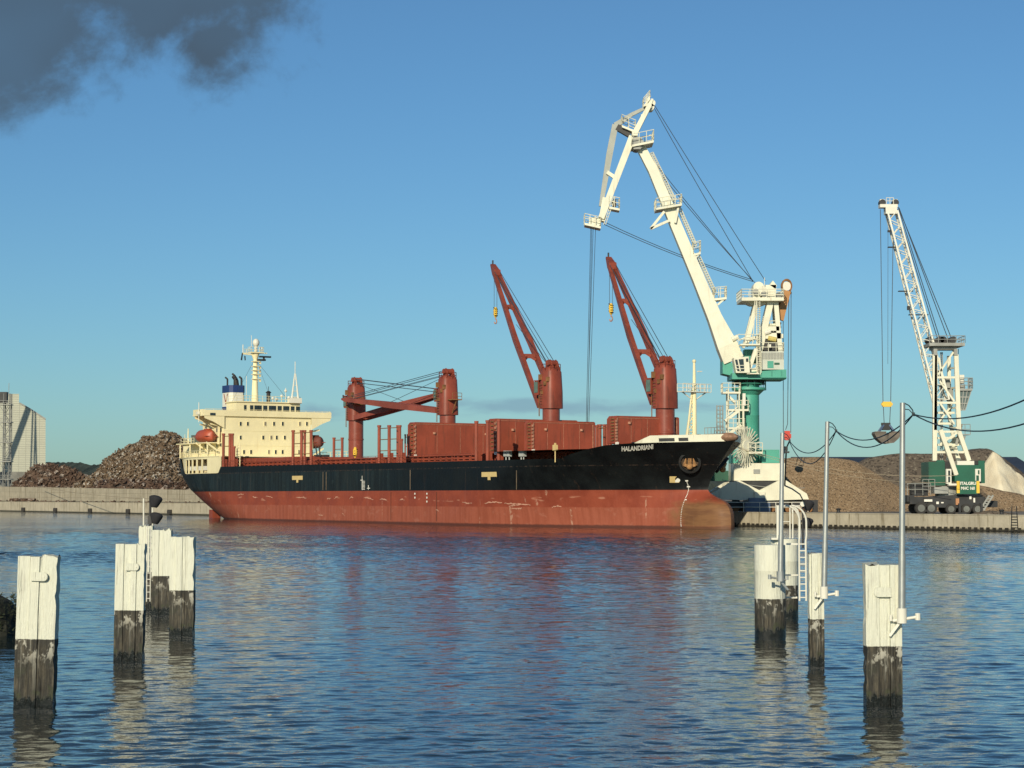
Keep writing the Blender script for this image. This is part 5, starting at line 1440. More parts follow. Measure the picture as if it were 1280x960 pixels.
# upper lever, front jib, tie bars
m = MB()
for dy in (-1.1, 1.1): CB(m, (793, 168), (811.5, 133), .75, .5, dy, .6, .5)
CB(m, (797, 160), (812.5, 134), .35, .5, 0); CB(m, (806, 134), (812, 121), .3, .3, -.8); CB(m, (811, 136), (815, 125), .3, .3, -.8)
m.beam(C(811, 134, -1.3), C(811, 134, 1.3), .6); m.beam(C(803, 147, -1.1), C(803, 147, 1.1), .5); m.beam(C(793, 168, -1.3), C(793, 168, 1.3), .8)
m.tube(C(814.5, 130, -.8), C(814.5, 130, .8), .5, n=12); m.tube(C(813, 135, -.8), C(813, 135, .8), .5, n=12)
m.build('lever', M_cw, boom)
plat('lever_platform', 804, 133, 812, 123.5, 2.0, 1.0)
plat('lever_platform', 777, 158, 794, 165, 2.0, 1.5)
m = MB(); CB(m, (771, 159), (787.5, 168.5), .85, .8, 0); m.build('knee_bar', M_black, boom)
m = MB()
for dy in (-.9, .9): CB(m, (790, 172), (751, 274), .95, .45, dy, .85, .45)
for k in range(9): t = k / 8; p = (790 - 39 * t, 172 + 102 * t); m.beam(C(*p, -.9), C(*p, .9), .35)
CB(m, (757, 248), (752, 277), .9, 1.6, 0); m.build('front_jib', M_cw, boom)
m = MB()
for k in range(14):
    t = k / 14; p = (794 - 38 * t, 176 + 100 * t)
for o_ in (0, 2.6): m.tube(C(766 + o_, 248, -1), C(754 + o_, 282, -1), .05, n=5)
for k in range(9): m.tube(C(766 - 1.4 * k, 249 + 3.9 * k, -1), C(768.6 - 1.4 * k, 249 + 3.9 * k, -1), .05, n=4)
m.build('jib_ladder', M_cw, boom)
m = MB(); CB(m, (811, 133), (790, 143), .35, .5, 0, .5, .5); CB(m, (790, 143), (769, 157), .5, .5, 0, .8, .5); CB(m, (769, 156), (762, 192), .85, .6, 0, .9, .6); CB(m, (762, 192), (751, 258), .9, .6, 0, .55, .5); m.build('tie_bar', paint('tie_grey', (.34, .36, .33), .5, .1), boom)
m = MB(); CB(m, (758.5, 216), (769, 223), .5, .5, -.5); m.build('spreader', M_cw, boom)
plat('jib_platform', 761, 259.5, 774, 262, 2.2, 1.5)
m = MB(); cbox(m, 765, 258, 770, 251, 0, 1.0); m.build('rope_clutter', paint('worn_gear', (.25, .19, .12), .7, .4, 2), boom)
plat('jib_head_platform', 730.5, 280, 750.5, 284.5, 2.6, 1.3)
m = MB(); m.tube(C(743, 279, -.7), C(743, 279, .7), .8, n=16); cbox(m, 737, 283, 749, 277, 0, 1.0); m.build('jib_head', M_cw, boom)
# ropes of the crane
m = MB()
for (p, q_, dip) in (((814.5, 131), (941, 350), .15), ((815.5, 129), (957, 351), .15), ((813, 196), (941, 352), .2), ((812, 200), (943, 354), .3), ((755, 281), (941, 352), .45), ((757, 279), (940, 349), .45)):
    m.path(sag(C(*p, random.uniform(-.6, .6)), C(*q_, random.uniform(-.6, .6)), dip, 8), .05, 5)
m.build('luffing_rope', M_rope, boom)
# hoist ropes drop to the open hold; grab is inside the hold
m = MB()
for p, q_ in (((738.5, 284), (731.5, 560)), ((741.5, 284), (732.5, 560)), ((744.5, 284), (734.3, 560)), ((739.8, 284), (733.2, 560))):
    a = C(*p, 0); b = C(*q_, -1.0); m.tube(a, Vector((b.x, b.y, b.z - 1)), .034, n=4)
m.build('hoist_rope', M_rope, boom)
# stair tower on the left of the pedestal
m = MB()
for px in (908, 921.5):
    for dy in (-2.6, -.4): m.tube(C(px, 553, dy), C(px, 487, dy), .10, n=6)
m.tube(C(926.5, 553, -2.6), C(926.5, 500, -2.6), .16, n=6); m.build('stair_frame', M_cw, pc)
def plat2(x0, x1, y, dy=-1.5, dep=2.4, h=1.2):
    m = MB(); a = C(x0, y); b = C(x1, y); m.box(((a.x + b.x) / 2, dy, a.z - .12), (b.x - a.x, dep, .25))
    m.rail([(a.x, dy + dep / 2, a.z), (a.x, dy - dep / 2, a.z), (b.x, dy - dep / 2, a.z), (b.x, dy + dep / 2, a.z)], h, .05, .8, 1); m.build('stair_platform', M_cw, pc)
plat2(901, 923, 491); plat2(908, 933, 512.5); plat2(907, 928, 535)
m = MB(); CB(m, (904, 527), (921, 514), .4, .9, -2.2); CB(m, (905, 522), (920, 509), .12, .12, -2.7); CB(m, (906, 545), (924, 532), .4, .9, -2.2); CB(m, (918, 505), (908, 495), .3, .8, -1.6); m.build('stair_flight', M_cw, pc)
m = MB(); cbox(m, 925.5, 508, 929, 493, -2.4, .8); m.build('control_box', M_white, pc)
m = MB()
for px in (897.5, 901.5, 905): m.tube(C(px, 548, 1.5), C(px, 506, 1.5), .09, n=5)
for k in range(9): m.tube(C(897.5, 507 + 5 * k, 1.5), C(905, 507 + 5 * k, 1.5), .06, n=4)
m.rail([C(894, 549, 1), C(908, 549, 1)], 1.2, .06, .8, 1); m.build('rear_ladder', M_grey, pc)
# cable reel
rl = empty('cable_reel', C(926.5, 558, -4.2)); rl.parent = pc; rl.rotation_euler = (0, 0, R(38))
m = MB(); Rr = 2.65; ns = 60
for i in range(ns):
    t = 2 * math.pi * i / ns; v = Vector((math.cos(t), 0, math.sin(t)))
    m.beam(v * .45 + Vector((0, .30 * (1 if i % 2 else -1), 0)), v * Rr + Vector((0, .25 * (1 if i % 2 else -1), 0)), .10, .08, up=(0, 1, 0))
m.build('reel_spokes', M_cw, rl)
m = MB(); m.tube((0, -.5, 0), (0, .5, 0), .75, n=20); m.build('hub', M_cw, rl)
m = MB(); cbox(m, 931, 568, 948, 565.5, -3.6, 2.2); m.rail([C(931, 565.5, -4.6), C(948, 565.5, -4.6)], 1.2, .06, .9, 1); m.beam(C(926, 566, -3.4), C(926, 582, -3.4), .4); m.build('reel_bracket', M_cw, pc)
m = MB(); m.path(sag(C(899, 600, -3.8), C(1001, 610, -3.8), .4, 6), .04, 4); m.build('trailing_cable', M_grey, pc)

# ================================================================== MOBILE CRANE (green body, lattice jib)
YM = 243.0
mc0 = W(1186, 641, YM); mcr = empty('mobile_harbour_crane', (mc0.x, YM, GZ))
tag(mcr, 'green wheeled mobile harbour crane with white lattice tower and jib, in front of the stockpiles', 'mobile crane')
def G(px, py, dy=0.0): q = W(px, py, YM); return Vector((q.x - mc0.x, dy, q.z - GZ))
def gbox(m, x0, y0, x1, y1, dy, dep):
    a = G(x0, y0); b = G(x1, y1); m.box(((a.x + b.x) / 2, dy, (a.z + b.z) / 2), (abs(b.x - a.x), dep, abs(a.z - b.z)))
def GB(m, pa, pb, w, h=None, dy=0.0, dy2=None): m.beam(G(*pa, dy), G(*pb, dy if dy2 is None else dy2), w, h, up=(0, 1, 0))
# chassis
m = MB(); gbox(m, 1134, 630, 1228, 621, 0, 3.4); m.prism([G(1150, 622, -1.9), G(1196, 618, -1.9), G(1226, 622, -1.9), G(1226, 636, -1.9), G(1165, 634, -1.9)], (0, 3.8, 0)); gbox(m, 1226, 634, 1245, 626, .3, 2.2); gbox(m, 1131, 627, 1140, 619, 0, 2.8); m.build('chassis', M_dgrey, mcr)
for px in (1147, 1159.5, 1184, 1203, 1217):
    for dy in (-1.85, 1.85):
        r_ = .72 if px < 1170 else .62
        c = G(px, 640, dy); c.z = r_ + .02; m = MB(); rings = []
        m.tube(c - Vector((0, .38, 0)), c + Vector((0, .38, 0)), r_ * .93, n=24)
        m.tube(c - Vector((0, .30, 0)), c + Vector((0, .30, 0)), r_, n=24)
        w_ = m.build('wheel', M_rubber, mcr)
        m = MB(); s_ = -1 if dy < 0 else 1; m.tube(c + Vector((0, s_ * .36, 0)), c + Vector((0, s_ * .42, 0)), r_ * .6, n=18); m.tube(c + Vector((0, s_ * .42, 0)), c + Vector((0, s_ * .47, 0)), r_ * .3, n=12); m.build('rim', paint('rim_grey', (.14, .15, .14), .6), w_)
m = MB()
for x0, y0, x1, y1 in ((1138, 618, 1141, 606), (1151, 620, 1158, 604), (1140, 607, 1156, 602)): gbox(m, x0, y0, x1, y1, -.3, 1.2)
gbox(m, 1139, 620, 1152, 604, .2, 2.0); m.build('engine_block', M_black, mcr)
m = MB(); m.rail([G(1131, 619, -1.6), G(1160, 619, -1.6)], 1.4, .045, .9, 1); m.rail([G(1150, 616, -1.7), G(1165, 616, -1.7)], 1.6, .045, .8, 1); m.build('deck_railing', M_grey, mcr)
m = MB(); m.beam(G(1220, 637, -2.2), G(1231, 619, -2.2), .18); m.beam(G(1224, 638, -2.2), G(1236, 619, -2.2), .18)
for k in range(6): m.beam(G(1220.8 + 1.9 * k, 635.5 - 3 * k, -2.2), G(1225 + 1.9 * k, 635.5 - 3 * k, -2.2), .12)
m.build('access_stairs', M_grey, mcr)
m = MB(); gbox(m, 1190, 631, 1194, 623, -2.0, .3); m.build('rusty_plate', paint('orange_rust', (.40, .20, .10), .8), mcr)
m = MB(); gbox(m, 1151, 627, 1161, 624.2, -1.98, .1); gbox(m, 1166, 630, 1169, 627, -2, .1); gbox(m, 1207, 624, 1209.5, 620.5, -2, .1); gbox(m, 1212, 628, 1214, 622.5, -2, .1); gbox(m, 1172, 629, 1175, 627.5, -2, .1); m.build('white_marking', M_markw, mcr)
for px in (1194, 1221):
    m = MB(); gbox(m, px - 1.3, 640, px + 1.3, 629, -2.3, .5); a = G(px, 641, -2.3); m.box((a.x, -2.3, .12), (1.3, 1.3, .24)); m.build('outrigger', M_dgrey, mcr)
m = MB(); m.lathe((G(1176, 0).x, 0, 0), [(1.4, G(0, 620).z), (1.4, G(0, 608).z)], 20); gbox(m, 1164, 617, 1181, 609, -.9, 2.0); m.build('slewing_base', M_grey, mcr)
# house
m = MB(); gbox(m, 1158, 607, 1178, 577.5, .8, 4.4); m.build('engine_house', M_dgreen, mcr)
m = MB(); gbox(m, 1168, 606, 1177, 575.5, -1.2, .3); m.build('engine_house_panel', paint('panel_green', (.009, .105, .062), .45, .1), mcr)
m = MB(); gbox(m, 1188.5, 602, 1219, 581.5, -.2, 4.0); gbox(m, 1219, 604, 1227.5, 576, .2, 3.2); m.build('machinery_house', paint('panel_green', (.009, .105, .062)), mcr)
m = MB(); gbox(m, 1192, 582, 1213, 576.5, -.3, 3.4); m.build('roof_unit', M_white, mcr)
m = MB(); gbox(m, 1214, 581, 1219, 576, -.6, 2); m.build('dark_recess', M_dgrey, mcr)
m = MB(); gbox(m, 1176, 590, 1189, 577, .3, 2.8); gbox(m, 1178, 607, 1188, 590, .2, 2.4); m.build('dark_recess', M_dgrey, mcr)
m = MB(); gbox(m, 1178, 605, 1184, 586.5, -2.0, .6); gbox(m, 1180, 607, 1194, 604.5, -2.2, .8); cbm = m.build('side_door', M_white, mcr)
m = MB(); gbox(m, 1180.0, 595, 1182.4, 588.5, -2.33, .06); gbox(m, 1180, 603, 1182.4, 596, -2.33, .06); m.build('pane', M_glass, cbm)
m = MB(); gbox(m, 1213.5, 602, 1220, 586.5, -2.32, .25); dg = m.build('rear_door', M_white, mcr)
m = MB(); gbox(m, 1214.5, 601, 1217.6, 594.5, -2.48, .06); gbox(m, 1216.5, 593, 1218.3, 588, -2.48, .06); m.build('pane', M_dgreen, dg)
# sign board
m = MB(); gbox(m, 1190, 617.5, 1215.5, 601, -2.55, .5); sg = m.build('counterweight', paint('panel_green', (.009, .105, .062)), mcr)
m = MB(); gbox(m, 1189.5, 616.5, 1193, 601.5, -2.82, .06); gbox(m, 1214, 616.5, 1217.5, 601.5, -2.82, .06); m.build('warning_stripe', M_yellow, sg)
for txt, x0, x1, y0, y1 in (('ITALGRU', 1193.7, 1213.3, 606.3, 602.4), ('MHC 160', 1194.8, 1211.8, 612.3, 608.4)):
    a = G(x0, y0); b = G(x1, y1); vs, fs = text_pts(txt, b.x - a.x, b.z - a.z, bold=.03); m = MB(); m.add([(a.x + x, -2.83, a.z + y) for x, y in vs], fs); m.build('sign_lettering', M_markw, sg)
# tower
m = MB(); D1 = 1.15
LEGS = {'a': ((1165.8, 576), (1165.8, 444)), 'b': ((1171.5, 576), (1169.5, 444)), 'c': ((1189.2, 520), (1188.6, 444)), 'd': ((1196, 540), (1192.4, 444))}
for k, dy in (('a', -D1), ('b', D1), ('c', D1), ('d', -D1)):
    GB(m, LEGS[k][0], LEGS[k][1], .52 if dy < 0 else .4, .4, dy)
GB(m, (1196, 540), (1208.5, 576), .5, .45, -D1); GB(m, (1189.2, 520), (1200, 576), .4, .4, D1); GB(m, (1171, 538), (1190.5, 594), .5, .5, -D1 - .9); GB(m, (1167.5, 444), (1166.5, 538), .35, .4, -D1)
m.build('tower_leg', M_cw, mcr)
m = MB()
for y in (472.5, 504, 540, 529.5, 547.5, 556, 565.5, 516): GB(m, (1168, y), (1193 + max(0, y - 540) * .35, y), .26, .24, -D1 if y in (472.5, 504, 540, 565.5) else 0)
for (a_, b_) in (((1170, 469), (1189, 441)), ((1171, 448), (1177, 482)), ((1172, 477), (1190, 502)), ((1177, 482), (1187, 500)), ((1172, 504), (1190, 530)), ((1190, 506), (1173, 528)), ((1172, 556), (1194, 541)), ((1176, 541), (1197, 565)), ((1180, 566), (1196, 548)), ((1186, 575), (1196, 552)), ((1196, 560), (1203, 575))):
    GB(m, a_, b_, .22, .2, random.choice((-D1, 0, D1)))
for y in (460, 485, 510, 535, 560): m.beam(G(1166, y, -D1), G(1171, y, D1), .2); m.beam(G(1189, y, D1), G(1193, y, -D1), .2)
m.build('tower_bracing', M_cw, mcr)
m = MB()
for px in (1176, 1178.5): m.tube(G(px, 576, .2), G(px, 440, .2), .05, n=5)
for k in range(52): m.tube(G(1176, 574 - 2.6 * k, .2), G(1178.5, 574 - 2.6 * k, .2), .035, n=4)
m.build('tower_ladder', M_grey, mcr)
m = MB(); gbox(m, 1157.5, 433.8, 1201.5, 430, 0, 4); gbox(m, 1164, 437.5, 1193, 433.5, 0, 2.4); gbox(m, 1164, 445, 1168.5, 437, -1, 1); gbox(m, 1189.5, 445, 1193.5, 437, -1, 1); m.build('tower_head', M_grey, mcr)
m = MB(); m.rail([G(1158, 430, -1.9), G(1202, 430, -1.9), G(1202, 430, 1.9)], .85, .045, 1, 1); m.build('head_railing', M_grey, mcr)
for px in (1171, 1186.5):
    m = MB(); gbox(m, px - 5, 430, px + 5, 424.5, 0, 1.8); c = G(px, 425.5); m.tube(c - Vector((.9, 1.0, 0)), c + Vector((-.9, 1.0, 0)) , .42, n=14)
    m.tube(c + Vector((.3, -1.0, 0)), c + Vector((.3, 1.0, 0)), .42, n=14); m.build('rope_sheave', M_dgrey, mcr)
# operator's cab and platform high on the right
m = MB(); gbox(m, 1196, 480, 1203.5, 469, 0, 1.6); m.build('cab', M_white, mcr)
m = MB(); gbox(m, 1196, 489, 1212.5, 486.5, 0, 2.6); m.rail([G(1197, 486.5, -1.2), G(1213, 486.5, -1.2), G(1213, 486.5, 1.2)], 1.3, .05, .6, 2); gbox(m, 1197, 486, 1205, 481, 0, 1.2); m.build('cab_platform', M_grey, mcr)
m = MB(); 
m.prism([G(1197, 489, -1.0), G(1211.5, 489, -1.0), G(1204, 513, -1.0), G(1197.5, 513, -1.0)], (0, 2, 0)); m.build('cab_basket', paint('tinted_glass', (.12, .16, .16), .2, .2), mcr)
m = MB()
for t in (.0, .33, .66, 1.0): m.beam(G(1197 + .5 * t, 489 + 24 * t, -1.06), G(1211.5 - 7.5 * t, 489 + 24 * t, -1.06), .12)
for k in (0, .33, .66, 1): m.beam(G(1197 + 14.5 * k, 489, -1.06), G(1197.5 + 6.5 * k, 513, -1.06), .10)
m.build('basket_frame', M_grey, mcr)
m = MB(); gbox(m, 1198, 544, 1211, 543, 0, 1.8); m.rail([G(1198, 543, -.8), G(1211, 543, -.8)], 1.2, .04, .7, 1); m.prism([G(1198, 545, -.6), G(1206, 545, -.6), G(1203, 556, -.6), G(1198.5, 556, -.6)], (0, 1.2, 0)); m.beam(G(1195, 556), G(1202, 530), .3); m.build('lower_platform', M_grey, mcr)
m = MB(); gbox(m, 1182.5, 485, 1187, 472, .3, 1.0); gbox(m, 1186, 505, 1192, 485, .6, .8); m.build('hydraulic_unit', M_grey, mcr)
# lattice jib
j0L, j0R, j1L, j1R = (1170, 508), (1184, 500), (1108.5, 266), (1120.5, 264)
m = MB(); WJ = 1.1
def jl(s, t):
    a = (j0L, j1L) if s == 0 else (j0R, j1R)
    return (a[0][0] + (a[1][0] - a[0][0]) * t, a[0][1] + (a[1][1] - a[0][1]) * t)
def wj(t): return WJ * (1.0 if t < .9 else 1 - (t - .9) * 4)
for s_ in (0, 1):
    for sy in (-1, 1): m.beam(G(*jl(s_, 0), sy * WJ), G(*jl(s_, 1), sy * WJ * .6), .2, .2)
jb = m.build('jib_chord', M_white, mcr)
m = MB(); n = 26
for k in range(n):
    t0, t1 = k / n, (k + 1) / n
    for sy in (-1, 1):
        w0, w1 = WJ * (1 - .4 * t0) * sy, WJ * (1 - .4 * t1) * sy
        if k % 2: m.tube(G(*jl(0, t0), w0), G(*jl(1, t1), w1), .062, n=5)
        else: m.tube(G(*jl(1, t0), w0), G(*jl(0, t1), w1), .062, n=5)
    w0, w1 = WJ * (1 - .4 * t0), WJ * (1 - .4 * t1)
    for s_ in (0, 1):
        sg_ = 1 if k % 2 else -1
        m.tube(G(*jl(s_, t0), w0 * sg_), G(*jl(s_, t1), -w1 * sg_), .055, n=4); m.tube(G(*jl(s_, t1), -w1), G(*jl(s_, t1), w1), .05, n=4)
m.build('jib_lacing', M_white, jb)
m = MB(); gbox(m, 1099, 260, 1121, 256, 0, 1.2); gbox(m, 1106, 268, 1120, 259, 0, 1.4)
for px in (1102, 1118.5): gbox(m, px - 2.6, 258, px + 2.6, 249.5, 0, .8)
m.build('jib_head', M_white, jb)
for px in (1102.5, 1118.8):
    m = MB(); a = G(px, 253.8); vs = m.tube(a + Vector((0, -.46, 0)), a + Vector((0, .46, 0)), .40, n=16); m.build('head_sheave', M_dgrey, jb)
m = MB(); m.rail([G(1107, 256, -.5), G(1116, 256, -.5)], .8, .04, .4, 1); m.tube(G(1106, 256), G(1106, 249.5), .06); m.build('head_railing', M_white, jb)
m = MB()
for x0, x1, y in ((1110, 1122, 309), (1123, 1141, 364), (1136, 1160, 393.5)): m.beam(G(x0, y, 0), G(x1, y, 0), .7, .09)
m.box(G(1111.5, 289), (.4, .3, .25)); m.box(G(1135.5, 385), (.3, .3, .5)); m.build('jib_walk_bar', M_dgrey, jb)
m = MB()
for p, q_ in (((1121, 262), (1171, 423)), ((1122.5, 261), (1174, 423)), ((1123, 260), (1184, 423)), ((1122, 259), (1188.5, 423)), ((1104, 259), (1114, 292))): m.path([G(*p, -.3), G(*q_, -.3)], .055, 5)
m.path([G(1177, 440), G(1177, 560)], .04, 4); m.path([G(1198, 436), G(1197.6, 470)], .04, 4); m.build('luffing_rope', M_rope, jb)
m = MB()
for p, q_ in (((1100, 262), (1103.3, 500)), ((1109.6, 285), (1109.4, 455)), ((1116, 292), (1113, 500)), ((1103.3, 500), (1105, 533)), ((1113, 500), (1111.5, 533))): m.tube(G(*p, -.2), G(*q_, -.2), .045 if p[0] != 1109.6 else .025, n=5)
m.build('hoist_rope', M_rope, jb)
# the grab
gq = W(1107.5, 545, YM); gr = empty('clamshell_grab', (gq.x, YM - .2, gq.z)); tag(gr, 'grey clamshell grab with yellow rope block hanging from the jib of the mobile crane', 'grab')
k_ = YM / 2500
m = MB(); m.box((.1, 0, 3.85), (1.05, .5, .62)); m.box((.1, -.05, 3.85), (1.35, .3, .3)); m.build('rope_block', M_yellow, gr)
for s_ in (-1, 1):
    m = MB(); rings = []
    outl = [(0.05, -.95), (.75, -.85), (1.35, -.35), (1.68, .25), (1.6, .5), (.25, .42), (.02, -.1)]
    for yy, sc in ((-1.05, .96), (1.05, .96)):
        rings.append([(s_ * x * sc, yy, z) for x, z in outl])
    m.loft(rings); m.box((s_ * .9, -1.07, .45), (1.4, .08, .14)); m.build('shell', paint('worn_grab_steel', (.13, .11, .09), .6, .3, 1.2, (.20, .14, .09), .4), gr)
m = MB(); m.box((-.05, 0, 1.05), (.9, .7, .7)); m.box((-.05, 0, 1.45), (1.1, .3, .3)); m.build('grab_head', M_dgrey, gr)
m = MB()
for s_ in (-1, 1):
    for yy in (-.6, .6): m.beam((s_ * .35, yy * .5, 1.35), (s_ * .95, yy, .45), .16)
m.build('grab_arm', M_blueg, gr)

# ================================================================== FOREGROUND PILES
def pile_mat(name, zpaint, top=(.70, .715, .60), wood_=True):
    m, nt, b = new_mat(name); co = objco(nt)
    sp_ = nt.nodes.new('ShaderNodeSeparateXYZ'); nt.links.new(co, sp_.inputs[0]); z = sp_.outputs[2]
    grain = noise(nt, co, 1.0, 7, .65, sc=(22, 22, 1.3)); big = noise(nt, co, 2.6, 5, .65); fl = noise(nt, co, 7, 5, .65, sc=(1, 1, .6)); sm = noise(nt, co, 1.0, 4, .6, sc=(9, 9, .8))
    wood = mixc(nt, maprange(nt, grain, .35, .68), (.016, .015, .012), (.10, .088, .062))
    wood = mixc(nt, maprange(nt, big, .42, .6, 0, .8), wood, (.028, .028, .024))
    # worn white flakes just under the paint edge
    fz_ = vmath(nt, 'ADD', z, vmath(nt, 'MULTIPLY', vmath(nt, 'SUBTRACT', fl, .5), 1.6))
    near = maprange(nt, z, zpaint - .62, zpaint - .05)
    wood = mixc(nt, vmath(nt, 'MULTIPLY', near, maprange(nt, fl, .53, .60, 0, .85)), wood, (.50, .49, .42))
    wood = mixc(nt, vmath(nt, 'MULTIPLY', maprange(nt, sm, .60, .68, 0, .5), maprange(nt, z, 0, zpaint)), wood, (.40, .39, .33))
    green = maprange(nt, z, zpaint - .2, .1); wood = mixc(nt, vmath(nt, 'MULTIPLY', green, maprange(nt, big, .52, .62, 0, .5)), wood, (.055, .07, .022))
    wet = maprange(nt, vmath(nt, 'ADD', z, vmath(nt, 'MULTIPLY', vmath(nt, 'SUBTRACT', sm, .5), .6)), .30, .18); wood = mixc(nt, wet, wood, (.008, .009, .007))
    white = mixc(nt, maprange(nt, big, .3, .75), tuple(x * .95 for x in top), top)
    white = mixc(nt, maprange(nt, sm, .66, .76, 0, .4), white, (.55, .47, .30))
    crk = noise(nt, co, 1.0, 6, .6, .3, sc=(16, 16, .55)); white = mixc(nt, maprange(nt, crk, .66, .72, 0, .3 if wood_ else 0), white, (.28, .26, .2))
    white = mixc(nt, maprange(nt, grain, .68, .76, 0, .3 if wood_ else 0), white, (.35, .33, .28))
    rst = noise(nt, co, 1.0, 5, .65, sc=(6, 6, .45)); white = mixc(nt, maprange(nt, rst, .62, .76, 0, .45), white, (.50, .38, .20))
    ze = vmath(nt, 'ADD', z, vmath(nt, 'MULTIPLY', vmath(nt, 'SUBTRACT', grain, .5), .03))
    cc = mixc(nt, maprange(nt, ze, zpaint - .008, zpaint + .008), wood, white)
    dp_ = vmath(nt, 'MULTIPLY', maprange(nt, noise(nt, co, 1.0, 5, .6, sc=(14, 14, 1.0)), .60, .66), maprange(nt, z, .3, zpaint)); cc = mixc(nt, vmath(nt, 'MULTIPLY', dp_, .35), cc, (.46, .45, .38))
    nt.links.new(cc, b.inputs['Base Color']); nt.links.new(maprange(nt, wet, 0, 1, .7, .25), b.inputs['Roughness'])
    bp = nt.nodes.new('ShaderNodeBump'); bp.inputs['Distance'].default_value = .035
    nt.links.new(vmath(nt, 'ADD', vmath(nt, 'ADD', grain, vmath(nt, 'MULTIPLY', maprange(nt, crk, .60, .70), -.4 if wood_ else 0)), vmath(nt, 'MULTIPLY', fl, .6)), bp.inputs['Height']); nt.links.new(bp.outputs[0], b.inputs['Normal'])
    return m
def timber(m, x0, x1, y0, y1, z0, z1, rag=0.0, warp=0.0, seed=0, nz=44, nxy=4):
    """one sawn timber as a dense box skin, worn and ragged where rag > 0"""
    rnd = random.Random(seed); ring = []
    for i in range(nxy): ring.append((x0 + (x1 - x0) * i / nxy, y0))
    for i in range(nxy): ring.append((x1, y0 + (y1 - y0) * i / nxy))
    for i in range(nxy): ring.append((x1 - (x1 - x0) * i / nxy, y1))
    for i in range(nxy): ring.append((x0, y1 - (y1 - y0) * i / nxy))
    cx, cy = (x0 + x1) / 2, (y0 + y1) / 2; rings = []
    for k in range(nz + 1):
        z = z0 + (z1 - z0) * k / nz; r = []
        for (x, y) in ring:
            n = mnoise.fractal(Vector((x * 5 + seed, y * 5, z * 1.6)), 1, 2, 4) * .5
            f = 1 + .015 * n
            w_ = warp * mnoise.noise(Vector((seed * 3.1, 0, z * .9)))
            xx = cx + (x - cx) * f + w_; yy = cy + (y - cy) * f
            if rag and x > cx: xx -= rag * max(0, mnoise.fractal(Vector((seed, y * 3, z * 2.5)), 1, 2, 4)) * .6
            zz_ = z + (rag * 1.2 * mnoise.noise(Vector((x * 14, y * 14, seed))) if k == nz else 0)
            r.append((xx, yy, zz_))
        rings.append(r)
    m.loft(rings)
def timber_pile(px0, px1, ptop, pbot, label, zp_py, widths, seed, rag_right=True, plate=None, lean=0.0, rot=0.0):
    d = 10000.0 / (pbot - 620); Yd = d
    a = W(px0, 780, Yd); b = W(px1, 780, Yd); zt = W((px0 + px1) / 2, ptop, Yd).z; zp = W(px0, zp_py, Yd).z
    root = empty('mooring_pile', ((a.x + b.x) / 2, Yd + .35, 0), rot); root.rotation_euler = (0, R(lean), rot)
    tag(root, label, 'mooring pile', 'white topped wooden mooring piles')
    wtot = b.x - a.x; mt = pile_mat('weathered_pile', zp); x = -wtot / 2; tot = sum(widths); dp = .72
    for k, w_ in enumerate(widths):
        ww = wtot * w_ / tot; m = MB(); last = (k == len(widths) - 1) if rag_right else (k == 0)
        oy = (-.035, .0, -.02, .015)[(k + seed) % 4]
        timber(m, x + .003, x + ww - .003, -.35 + oy, -.03, -1.2, zt + (-.008 if k % 2 else 0), .085 if last else .003, .006, seed * 7 + k)
        if not rag_right and last:
            m.v = [((-(v[0]) + 2 * (x + ww / 2)), v[1], v[2]) for v in m.v]
        m.build('timber', mt, root, smooth=True, cut=.7); x += ww
    if plate:
        pxa, pxb, pya, pyb, s_ = plate
        a1 = W(pxa, pya, Yd); b1 = W(pxb, pyb, Yd); m = MB(); ox = root.location.x
        X0, X1 = a1.x - ox, b1.x - ox; Z0, Z1 = b1.z, a1.z; r_ = .08; pts = []
        corners = [(X1, Z1, 0), (X0, Z1, 90), (X0, Z0, 180), (X1, Z0, 270)]
        for cx, cz, a0 in corners:
            rr_ = r_ if (cx == (X1 if s_ > 0 else X0)) else .005
            sx = -1 if cx == X1 else 1; sz = -1 if cz == Z1 else 1
            for q in range(5): t = R(a0 + 22.5 * q); pts.append(Vector((cx + sx * rr_ + math.cos(t) * rr_, -.425, cz + sz * rr_ + math.sin(t) * rr_)))
        m.prism(pts, (0, .03, 0)); p_ = m.build('steel_strap', mt, root)
        bx = X1 - .07 if s_ > 0 else X0 + .07; m = MB(); m.tube((bx, -.435, (Z0 + Z1) / 2), (bx, -.41, (Z0 + Z1) / 2), .016, n=8); m.build('bolt', M_white, p_)
    return root, Yd
timber_pile(17.5, 67, 695.5, 884, 'nearest left white topped timber pile with rotten top right corner, at the left edge', 799, (3, 2.3, 4.2), 1, plate=(36, 57, 715, 726, 1), lean=1.2)
timber_pile(142, 178.5, 680, 826, 'white topped timber pile with rounded chewed right shoulder, second nearest on the left', 763, (2.8, 2.3, 1.9, 2.6), 2, plate=(156, 173, 704, 713, 1), lean=.6)
timber_pile(211, 242, 671, 794, 'white topped timber pile with dark split right edge, rightmost of the left group', 738, (2.3, 2.3, 1.7, 2.6), 3)
timber_pile(189, 213, 662.5, 768, 'white topped timber pile half hidden behind the rightmost pile of the left group', 720, (2.4, 1.4, 2.8), 4)
timber_pile(172, 189.5, 657.5, 762, 'farthest white topped timber pile of the left group, carrying a ladder and black lantern', 715, (2, 2), 5, rag_right=False)
timber_pile(1081.5, 1127.5, 706, 882, 'nearest right white topped timber pile with a steel pole clamped to its right side', 808, (4.4, 3.4, 1.5, 2.4), 6, rag_right=False, plate=(1091, 1113, 734, 746, -1), lean=.2)
timber_pile(1012, 1030.5, 691.5, 832, 'slim white topped timber pile between the steel tubular pile and the nearest right pile', 774, (1.2, 3.4, 3.4), 7, rag_right=False)
